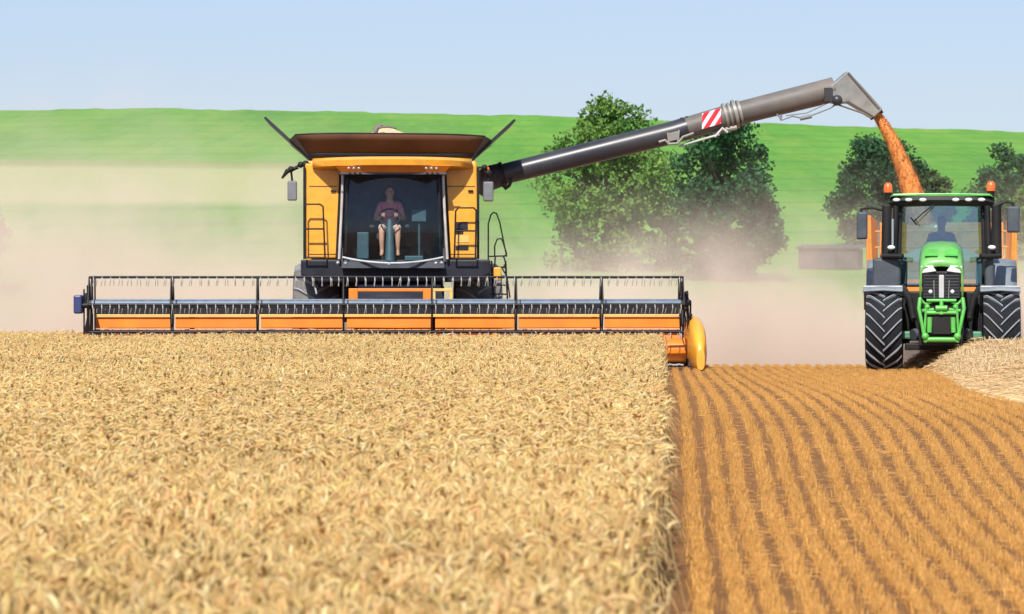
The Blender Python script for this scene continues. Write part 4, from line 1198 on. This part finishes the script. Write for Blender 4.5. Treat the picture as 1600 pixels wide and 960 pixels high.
a_, b_ = T(1457, 522, -.5), T(1486, 495, -.5)
MB().bx(a_[0], b_[0], -.58, -.35, a_[2], b_[2]).build('linkage_recess', M['black'], link)
for s in (-1, 1):
    a_, b_ = T(TPX+s*36, 530, .1), T(TPX+s*63, 518, .1)
    MB().bx(a_[0], b_[0], .05, .30, a_[2], b_[2]).build('axle_arm', M['teal'], tr, bevel=.03)
    MB().tube([T(TPX+s*38, 522, 0), T(TPX+s*44, 524, -.05)], .10, 10).build('axle_joint', M['darkgrey'], tr, smooth=50)
bb = MB(); a_, b_ = T(1436, 540, .3), T(1506, 466, .3)
bb.bx(a_[0], b_[0], -.28, 1.7, a_[2], b_[2]); bb.bx(-.62, .62, 1.0, 3.2, .50, 1.35); bb.bx(-.9, .9, 2.8, 3.1, .70, 1.05)
bb.tube([T(1428, 500, .2), T(1422, 470, .6), T(1412, 450, .9)], .06, 8); bb.tube([T(1514, 500, .2), T(1520, 470, .6), T(1530, 450, .9)], .06, 8)
bb.bx(-.80, -.55, .9, 2.2, .45, 1.15); bb.bx(.55, .80, .9, 2.2, .45, 1.15)
bb.bx(-.62, .62, -.02, .5, .36, .48)
bb.build('engine_block', M['black'], tr, bevel=.02)
# cab
cabm = MB()
CF, CR = 1.62, 3.35
zlo, zhi = T(0, 446, CF)[2], T(0, 318, CF)[2]
for s in (-1, 1):
    xb, xt = T(TPX+s*66, 0, CF)[0], T(TPX+s*64, 0, CF)[0]
    cabm.tube([(xb, CF+.02, zlo-.2), (xb, CF, zlo+.5), (xt, CF+.12, zhi+.02)], .042, 8)
    cabm.tube([(xb*1.12, CR, zlo), (xt*1.08, CR-.1, zhi)], .05, 8)
    cabm.tube([(xb*1.12, 2.5, zlo-.1), (xt*1.08, 2.5, zhi)], .04, 8)
    cabm.bx(xb*.98, xb*1.14, CF, CR, zlo-.28, zlo-.02)
cabm.bx(-.75, .75, CF, CR, zlo-.34, zlo-.22)
cabm.tube([T(1403, 446, CF), T(1539, 446, CF)], .03, 8)
cabt = cabm.build('cab', M['black'], tr, smooth=50)
rows = []
for j in range(6):
    t_ = j/5
    rows.append([((T(1405, 0, CF)[0]*(1-.02*t_))*(-u), CF - .12*(1-u*u) + .10*t_, zlo + (zhi-zlo)*t_) for u in [-1+2*i/12 for i in range(13)]])
MB().sheet(rows).build('windscreen', M['glass'], cabt, smooth=80)
for s in (-1, 1):
    MB().sheet([[(s*.80, CF+.08, zlo), (s*.84, CR-.05, zlo)], [(s*.78, CF+.16, zhi), (s*.80, CR-.15, zhi)]]).build('side_window', M['glass'], cabt)
MB().sheet([[(-.8, CR, zlo+.1), (.8, CR, zlo+.1)], [(-.76, CR-.1, zhi), (.76, CR-.1, zhi)]]).build('rear_window', M['glass'], cabt)
rf = MB(); rows = []
for (dy, z, sx) in ((CF-.10, T(0, 321, CF)[2], .95), (CF-.16, T(0, 313, CF)[2], 1.0), (CF-.12, T(0, 306, CF)[2], 1.0)):
    rows.append([(T(TPX+u*82*sx, 0, CF)[0], dy + .10*abs(u)**4, z - .05*abs(u)**6) for u in [-1+2*i/14 for i in range(15)]])
rf.sheet(rows); xh = T(TPX+80, 0, CF)[0]
rf.bx(-xh, xh, CF-.02, CR+.1, T(0, 320, CF)[2], T(0, 306, CF)[2])
rooft = rf.build('cab_roof', M['black'], tr, solid=.0, smooth=40)
rt_ = MB(); rt_.prism([(-xh-.01, T(0, 309, CF)[2]), (-xh+.06, T(0, 303.5, CF)[2]), (-.3, T(0, 302.5, CF)[2]), (.3, T(0, 302.5, CF)[2]), (xh-.06, T(0, 303.5, CF)[2]), (xh+.01, T(0, 309, CF)[2]), (xh-.05, T(0, 307, CF)[2]), (-xh+.05, T(0, 307, CF)[2])], CF-.13, CR+.1, 'y')
rt_.build('roof_skin', M['green'], rooft, bevel=.01)
for px in (1401, 1420, 1442, 1493, 1513, 1533):
    c0 = T(px, 312.5, CF-.22); MB().ball(c0, (.065, .03, .032), 12, 8).build('roof_lamp', M['lens'], rooft, smooth=60)
for px, py in ((1388, 293), (1547.5, 291)):
    c0 = T(px, py, 2.2)
    be = MB(); be.lathe_x([(0, .001)]+[(0, .001)], c0, 4)
    bo = MB(); bo.tube([(c0[0], c0[1], c0[2]-.09), (c0[0], c0[1], c0[2]-.01), (c0[0], c0[1], c0[2]+.055), (c0[0], c0[1], c0[2]+.085)], [.078, .08, .066, .03], 14)
    bk = bo.build('beacon', M['amber'], tr, smooth=50)
    MB().tube([(c0[0], c0[1], c0[2]-.22), (c0[0], c0[1], c0[2]-.092)], [.05, .07], 12).build('beacon_base', M['black'], bk, smooth=50)
# columns, mirrors and lamps beside the cab
for s in (-1, 1):
    ex = MB()
    a_, b_ = T(TPX+s*90, 398, 1.5), T(TPX+s*71, 322, 1.5)
    ex.tube([T(TPX+s*(85), 402, 1.4), T(TPX+s*85, 322, 1.4)], [.10, .085], 14)
    ex.tube([T(TPX+s*74, 402, 1.45), T(TPX+s*71, 322, 1.5)], .05, 8)
    ex.tube([T(TPX+s*60, 401, 1.2), T(TPX+s*92, 400, 1.35)], .05, 8)
    col_ = ex.build('side_column', M['black'], tr, smooth=50)
    if s < 0: MB().tube([T(1395, 388, 1.28), T(1395, 342, 1.28)], .024, 8).build('chrome_strip', M['chrome'], col_, smooth=60)
    MB().ball(T(TPX+s*78, 387, 1.22), (.07, .04, .04), 10, 7).build('marker_lamp', M['lens'], col_, smooth=60)
    if s < 0: A0, A1, arm = T(1339, 374, 1.35), T(1356, 331, 1.35), [(1385, 330), (1362, 324), (1346, 327), (1347, 336)]
    else: A0, A1, arm = T(1572, 364, 1.35), T(1592, 323, 1.35), [(1556, 322), (1572, 315), (1581, 318), (1582, 326)]
    mi = MB().bx(A0[0], A1[0], 1.30, 1.42, A0[2], A1[2]).build('mirror', M['darkgrey'], tr, bevel=.035, seg=3)
    MB().bx(A0[0]+.02, A1[0]-.02, 1.422, 1.43, A0[2]+.03, A1[2]-.03).build('mirror_glass', M['chrome'], mi)
    MB().tube([T(px, py, 1.4) for px, py in arm], .026, 8).build('mirror_arm', M['black'], mi, smooth=60)
wi = MB(); wi.tube([T(1427, 347, 1.44), T(1441, 334, 1.44), T(1459, 320, 1.46)], .013, 6); wi.tube([T(1423, 340, 1.46), T(1433, 352, 1.44)], .014, 6); wi.build('wiper', M['black'], tr, smooth=60)
# inside
ts_ = MB(); ts_.box((0, 2.75, 1.72), (.5, .48, .14)); ts_.box((0, 3.02, 2.08), (.48, .12, .62), (-.12, 0, 0)); ts_.bx(-.16, .16, 2.6, 2.9, zlo-.22, 1.65); ts_.build('driver_seat', M['seat'], cabt, bevel=.04)
dsh = MB(); dsh.box((0, 2.0, 1.72), (.4, .25, .5)); dsh.build('dashboard', M['interior'], cabt, bevel=.05)
sw = MB(); cw = Vector((0, 2.26, 2.12)); ring = [cw + m_ @ Vector((.19*math.cos(2*PI*i/24), .19*math.sin(2*PI*i/24), 0)) for i in range(25)]
sw.tube(ring, .016, 8); [sw.tube([cw, ring[i]], .013, 6) for i in (2, 10, 18)]; sw.tube([cw, (0, 2.08, 1.9)], .035, 8); sw.build('steering_wheel', M['black'], cabt, smooth=60)
seated_person(tuple(tr.matrix_basis @ Vector((0, 2.76, 1.80))), tr.rotation_euler.z, 'tractor driver in a blue shirt sitting behind the clear windscreen', M['shirt_blue'], M['trousers_dark'])

# ------------------------------------------------------------------ trailer behind the tractor
tl = empty('grain_trailer', tuple(tr.matrix_basis @ Vector((0, 6.3, 0))), tr.rotation_euler.z)
tag(tl, 'orange grain trailer mostly hidden behind the green tractor', 'trailer')
hw = 1.37
tz0, tz1 = .95, CAMH + (425-337)*(67.3/F)
for s in (-1, 1):
    sd = MB(); sd.hexa([(s*(hw-.10), 0, tz0), (s*(hw-.04), 0, tz0), (s*(hw-.04), 6.2, tz0), (s*(hw-.10), 6.2, tz0), (s*(hw-.05), 0, tz1), (s*hw, 0, tz1), (s*hw, 6.2, tz1), (s*(hw-.05), 6.2, tz1)])
    for y in (.05, 1.5, 3.0, 4.5, 6.1): sd.box((s*(hw+.01), y, (tz0+tz1)/2), (.06, .08, tz1-tz0))
    sd.build('side_board', M['trailer'], tl, bevel=.012)
fp = MB(); tzf = tz1-.85
fp.bx(-hw+.11, hw-.11, .0, .06, tz0, tzf)
for x in (-.9, -.3, .3, .9): fp.box((x, -.03, (tz0+tzf)/2), (.08, .06, tzf-tz0-.1))
for z in (.25, .55): fp.box((0, .03, tzf+z), (2*hw-.24, .03, .03))
fp.build('front_board', M['trailer'], tl, bevel=.012)
MB().bx(-hw+.11, hw-.11, 6.1, 6.16, tz0, tz1-.05).build('tailgate', M['trailer'], tl, bevel=.012)
cf = MB(); cf.bx(-hw+.05, hw-.05, .0, 6.2, tz0-.08, tz0-.003); cf.bx(-.5, -.38, -.2, 6.0, .62, tz0-.08); cf.bx(.38, .5, -.2, 6.0, .62, tz0-.08)
cf.hexa([(-.08, -2.6, .5), (.08, -2.6, .5), (.5, -.2, .62), (-.5, -.2, .62), (-.08, -2.6, .62), (.08, -2.6, .62), (.5, -.2, .78), (-.5, -.2, .78)])
cf.build('trailer_chassis', M['darkgrey'], tl, bevel=.01)
for s in (-1, 1):
    for y in (2.6, 4.1): wheel(tl, (s*1.05, y, .30), .56, .46, M['dustytyre'], M['lug'], M['trailer'], 18, .2)
lh = MB(); rows = []
for j in range(13):
    rows.append([(-hw+.12+(2*hw-.24)*i/12, .08+6.0*j/12, tz1-.95+.45*math.exp(-(((i-6)/4)**2+((j-5)/4)**2))+random.uniform(-.012, .012)) for i in range(13)])
lh.sheet(rows); o = lh.build('grain_load', M['grainheap'], None); o.matrix_basis = tl.matrix_basis
tag(o, 'heap of grain lying inside the orange trailer under the falling stream', 'grain', kind='stuff')

# ------------------------------------------------------------------ dust
def dust_material():
    m = bpy.data.materials.new('field_dust'); m.use_nodes = True
    nt = m.node_tree; N, K = nt.nodes, nt.links
    N.remove(N['Principled BSDF']); out = N['Material Output']
    pv = N.new('ShaderNodeVolumePrincipled')
    pv.inputs['Color'].default_value = (0.935, 0.795, 0.665, 1); pv.inputs['Anisotropy'].default_value = -0.25
    tc = N.new('ShaderNodeTexCoord'); sp = N.new('ShaderNodeSeparateXYZ'); K.new(tc.outputs['Object'], sp.inputs[0])
    def mr(src, a, b, c, d, smooth=True):
        n = N.new('ShaderNodeMapRange'); n.interpolation_type = 'SMOOTHSTEP' if smooth else 'LINEAR'
        for k_, v_ in zip(('From Min', 'From Max', 'To Min', 'To Max'), (a, b, c, d)): n.inputs[k_].default_value = v_
        K.new(src, n.inputs['Value']); return n.outputs['Result']
    def mt(op, a, b=None):
        n = N.new('ShaderNodeMath'); n.operation = op
        for i_, v_ in enumerate((a, b)):
            if v_ is None: continue
            if isinstance(v_, (int, float)): n.inputs[i_].default_value = v_
            else: K.new(v_, n.inputs[i_])
        return n.outputs[0]
    # ground under the dust falls away, so measure height from it
    drop = mr(sp.outputs['Y'], 63, 98, 0, 1.15, False)
    z = mt('ADD', sp.outputs['Z'], drop)
    n1 = N.new('ShaderNodeTexNoise'); n1.inputs['Scale'].default_value = 0.26; n1.inputs['Detail'].default_value = 4; n1.inputs['Roughness'].default_value = 0.6
    K.new(tc.outputs['Object'], n1.inputs['Vector'])
    n2 = N.new('ShaderNodeTexNoise'); n2.inputs['Scale'].default_value = 0.75; n2.inputs['Detail'].default_value = 5; n2.inputs['Roughness'].default_value = 0.65; n2.inputs['Distortion'].default_value = 0.6
    K.new(tc.outputs['Object'], n2.inputs['Vector'])
    nz = mr(mt('ADD', mt('MULTIPLY', n1.outputs['Fac'], 0.62), mt('MULTIPLY', n2.outputs['Fac'], 0.38)), 0.39, 0.61, 0.0, 1.0)
    side = mr(sp.outputs['X'], -8.0, 2.0, 0.0, 1.0)               # 0 in the tall plume, 1 between the machines
    h = mt('MULTIPLY', mt('ADD', 1.46, mt('MULTIPLY', side, 0.10)), mr(nz, 0, 1, 0.48, 1.50, False))
    ex = mt('ADD', 1.0, mt('MULTIPLY', side, 1.0))
    q = mt('MAXIMUM', mt('DIVIDE', z, h), 0.0)
    fz = mt('POWER', 2.718, mt('MULTIPLY', -1.0, mt('POWER', q, ex)))
    fy = mt('MULTIPLY', mr(sp.outputs['Y'], 66.2, 70.5, 0.0, 1.0), mr(sp.outputs['Y'], 92, 112, 1.0, 0.0))
    fy = mt('MULTIPLY', fy, mr(z, 5.0, 7.6, 1.0, 0.0))
    d = mt('MULTIPLY', mt('MULTIPLY', fz, fy), mr(nz, 0, 1, 0.25, 1.75, False))
    d = mt('MULTIPLY', d, mt('ADD', 0.25, mt('MULTIPLY', side, -0.03)))
    K.new(d, pv.inputs['Density'])
    K.new(pv.outputs[0], out.inputs['Volume'])
    return m
prof_x = [(-24, 7.8), (-9, 7.8), (-5, 7.6), (-2, 7.0), (2, 6.4), (8, 6.0), (17, 5.8)]
dm = MB()
rows_y = (66.0, 80.0, 96.0, 112.5)
for i in range(len(rows_y)-1):
    for k in range(len(prof_x)-1): pass
top = [[(x, y, h_ - 0.0 - 1.0*float(ss(63, 98, np.array(y)))) for x, h_ in prof_x] for y in rows_y]
bot = [[(x, y, -1.6) for x, h_ in prof_x] for y in rows_y]
dm.sheet(top); dm.sheet(bot)
for r_ in (0, -1): dm.sheet([bot[r_], top[r_]])
for c_ in (0, -1): dm.sheet([[r[c_] for r in bot], [r[c_] for r in top]])
du = dm.build('dust_cloud', dust_material())
tag(du, 'pinkish beige dust cloud drifting low behind the harvester and tractor', 'dust', kind='stuff')

# ------------------------------------------------------------------ light, sky, camera
el_, az_ = math.radians(47), math.radians(13)
S = Vector((-math.sin(az_)*math.cos(el_), -math.cos(az_)*math.cos(el_), math.sin(el_)))
sun = bpy.data.lights.new('sun', 'SUN'); sun.energy = 4.1; sun.angle = math.radians(0.5); sun.color = (1.0, 0.955, 0.88)
so_ = bpy.data.objects.new('sun', sun); col.objects.link(so_); so_.rotation_euler = S.to_track_quat('Z', 'Y').to_euler(); so_.location = S*50
w = bpy.data.worlds.new('World'); sc.world = w; w.use_nodes = True
nt = w.node_tree; bg = nt.nodes['Background']
sky = nt.nodes.new('ShaderNodeTexSky'); sky.sky_type = 'NISHITA'; sky.sun_disc = False
sky.sun_elevation = el_; sky.sun_rotation = math.atan2(S.x, S.y)
sky.air_density = 1.0; sky.dust_density = 0.5; sky.ozone_density = 1.5
mxs = nt.nodes.new('ShaderNodeMix'); mxs.data_type = 'RGBA'; mxs.blend_type = 'MULTIPLY'; mxs.inputs['Factor'].default_value = 1; mxs.inputs['B'].default_value = (0.89, 0.91, 1.13, 1)
nt.links.new(sky.outputs[0], mxs.inputs['A']); flat_mix = nt.nodes.new('ShaderNodeMix'); flat_mix.data_type = 'RGBA'; flat_mix.inputs['Factor'].default_value = 0.40; flat_mix.inputs['B'].default_value = (5.3, 6.7, 8.6, 1)   # flat pale blue added to even out the sky and lift fill light
nt.links.new(mxs.outputs['Result'], flat_mix.inputs['A']); nt.links.new(flat_mix.outputs['Result'], bg.inputs['Color']); bg.inputs['Strength'].default_value = 0.078

cam = bpy.data.cameras.new('camera'); co_ = bpy.data.objects.new('camera', cam); col.objects.link(co_)
cam.sensor_width = 36; cam.lens = F*36/1600; cam.clip_start = 0.5; cam.clip_end = 4000
co_.location = (0, 0, CAMH); co_.rotation_euler = (PI/2 - math.atan(55/F), 0, 0)
cam.dof.use_dof = True; cam.dof.focus_distance = 58; cam.dof.aperture_fstop = 5.6
sc.camera = co_
sc.view_settings.view_transform = 'Standard'; sc.view_settings.look = 'None'; sc.view_settings.exposure = 0.45; sc.view_settings.gamma = 1
sc.cycles.max_bounces = 8; sc.cycles.diffuse_bounces = 3; sc.cycles.volume_bounces = 4; sc.cycles.transparent_max_bounces = 12
sc.cycles.volume_step_rate = 1.0; sc.cycles.volume_max_steps = 256
sc.cycles.use_denoising = True
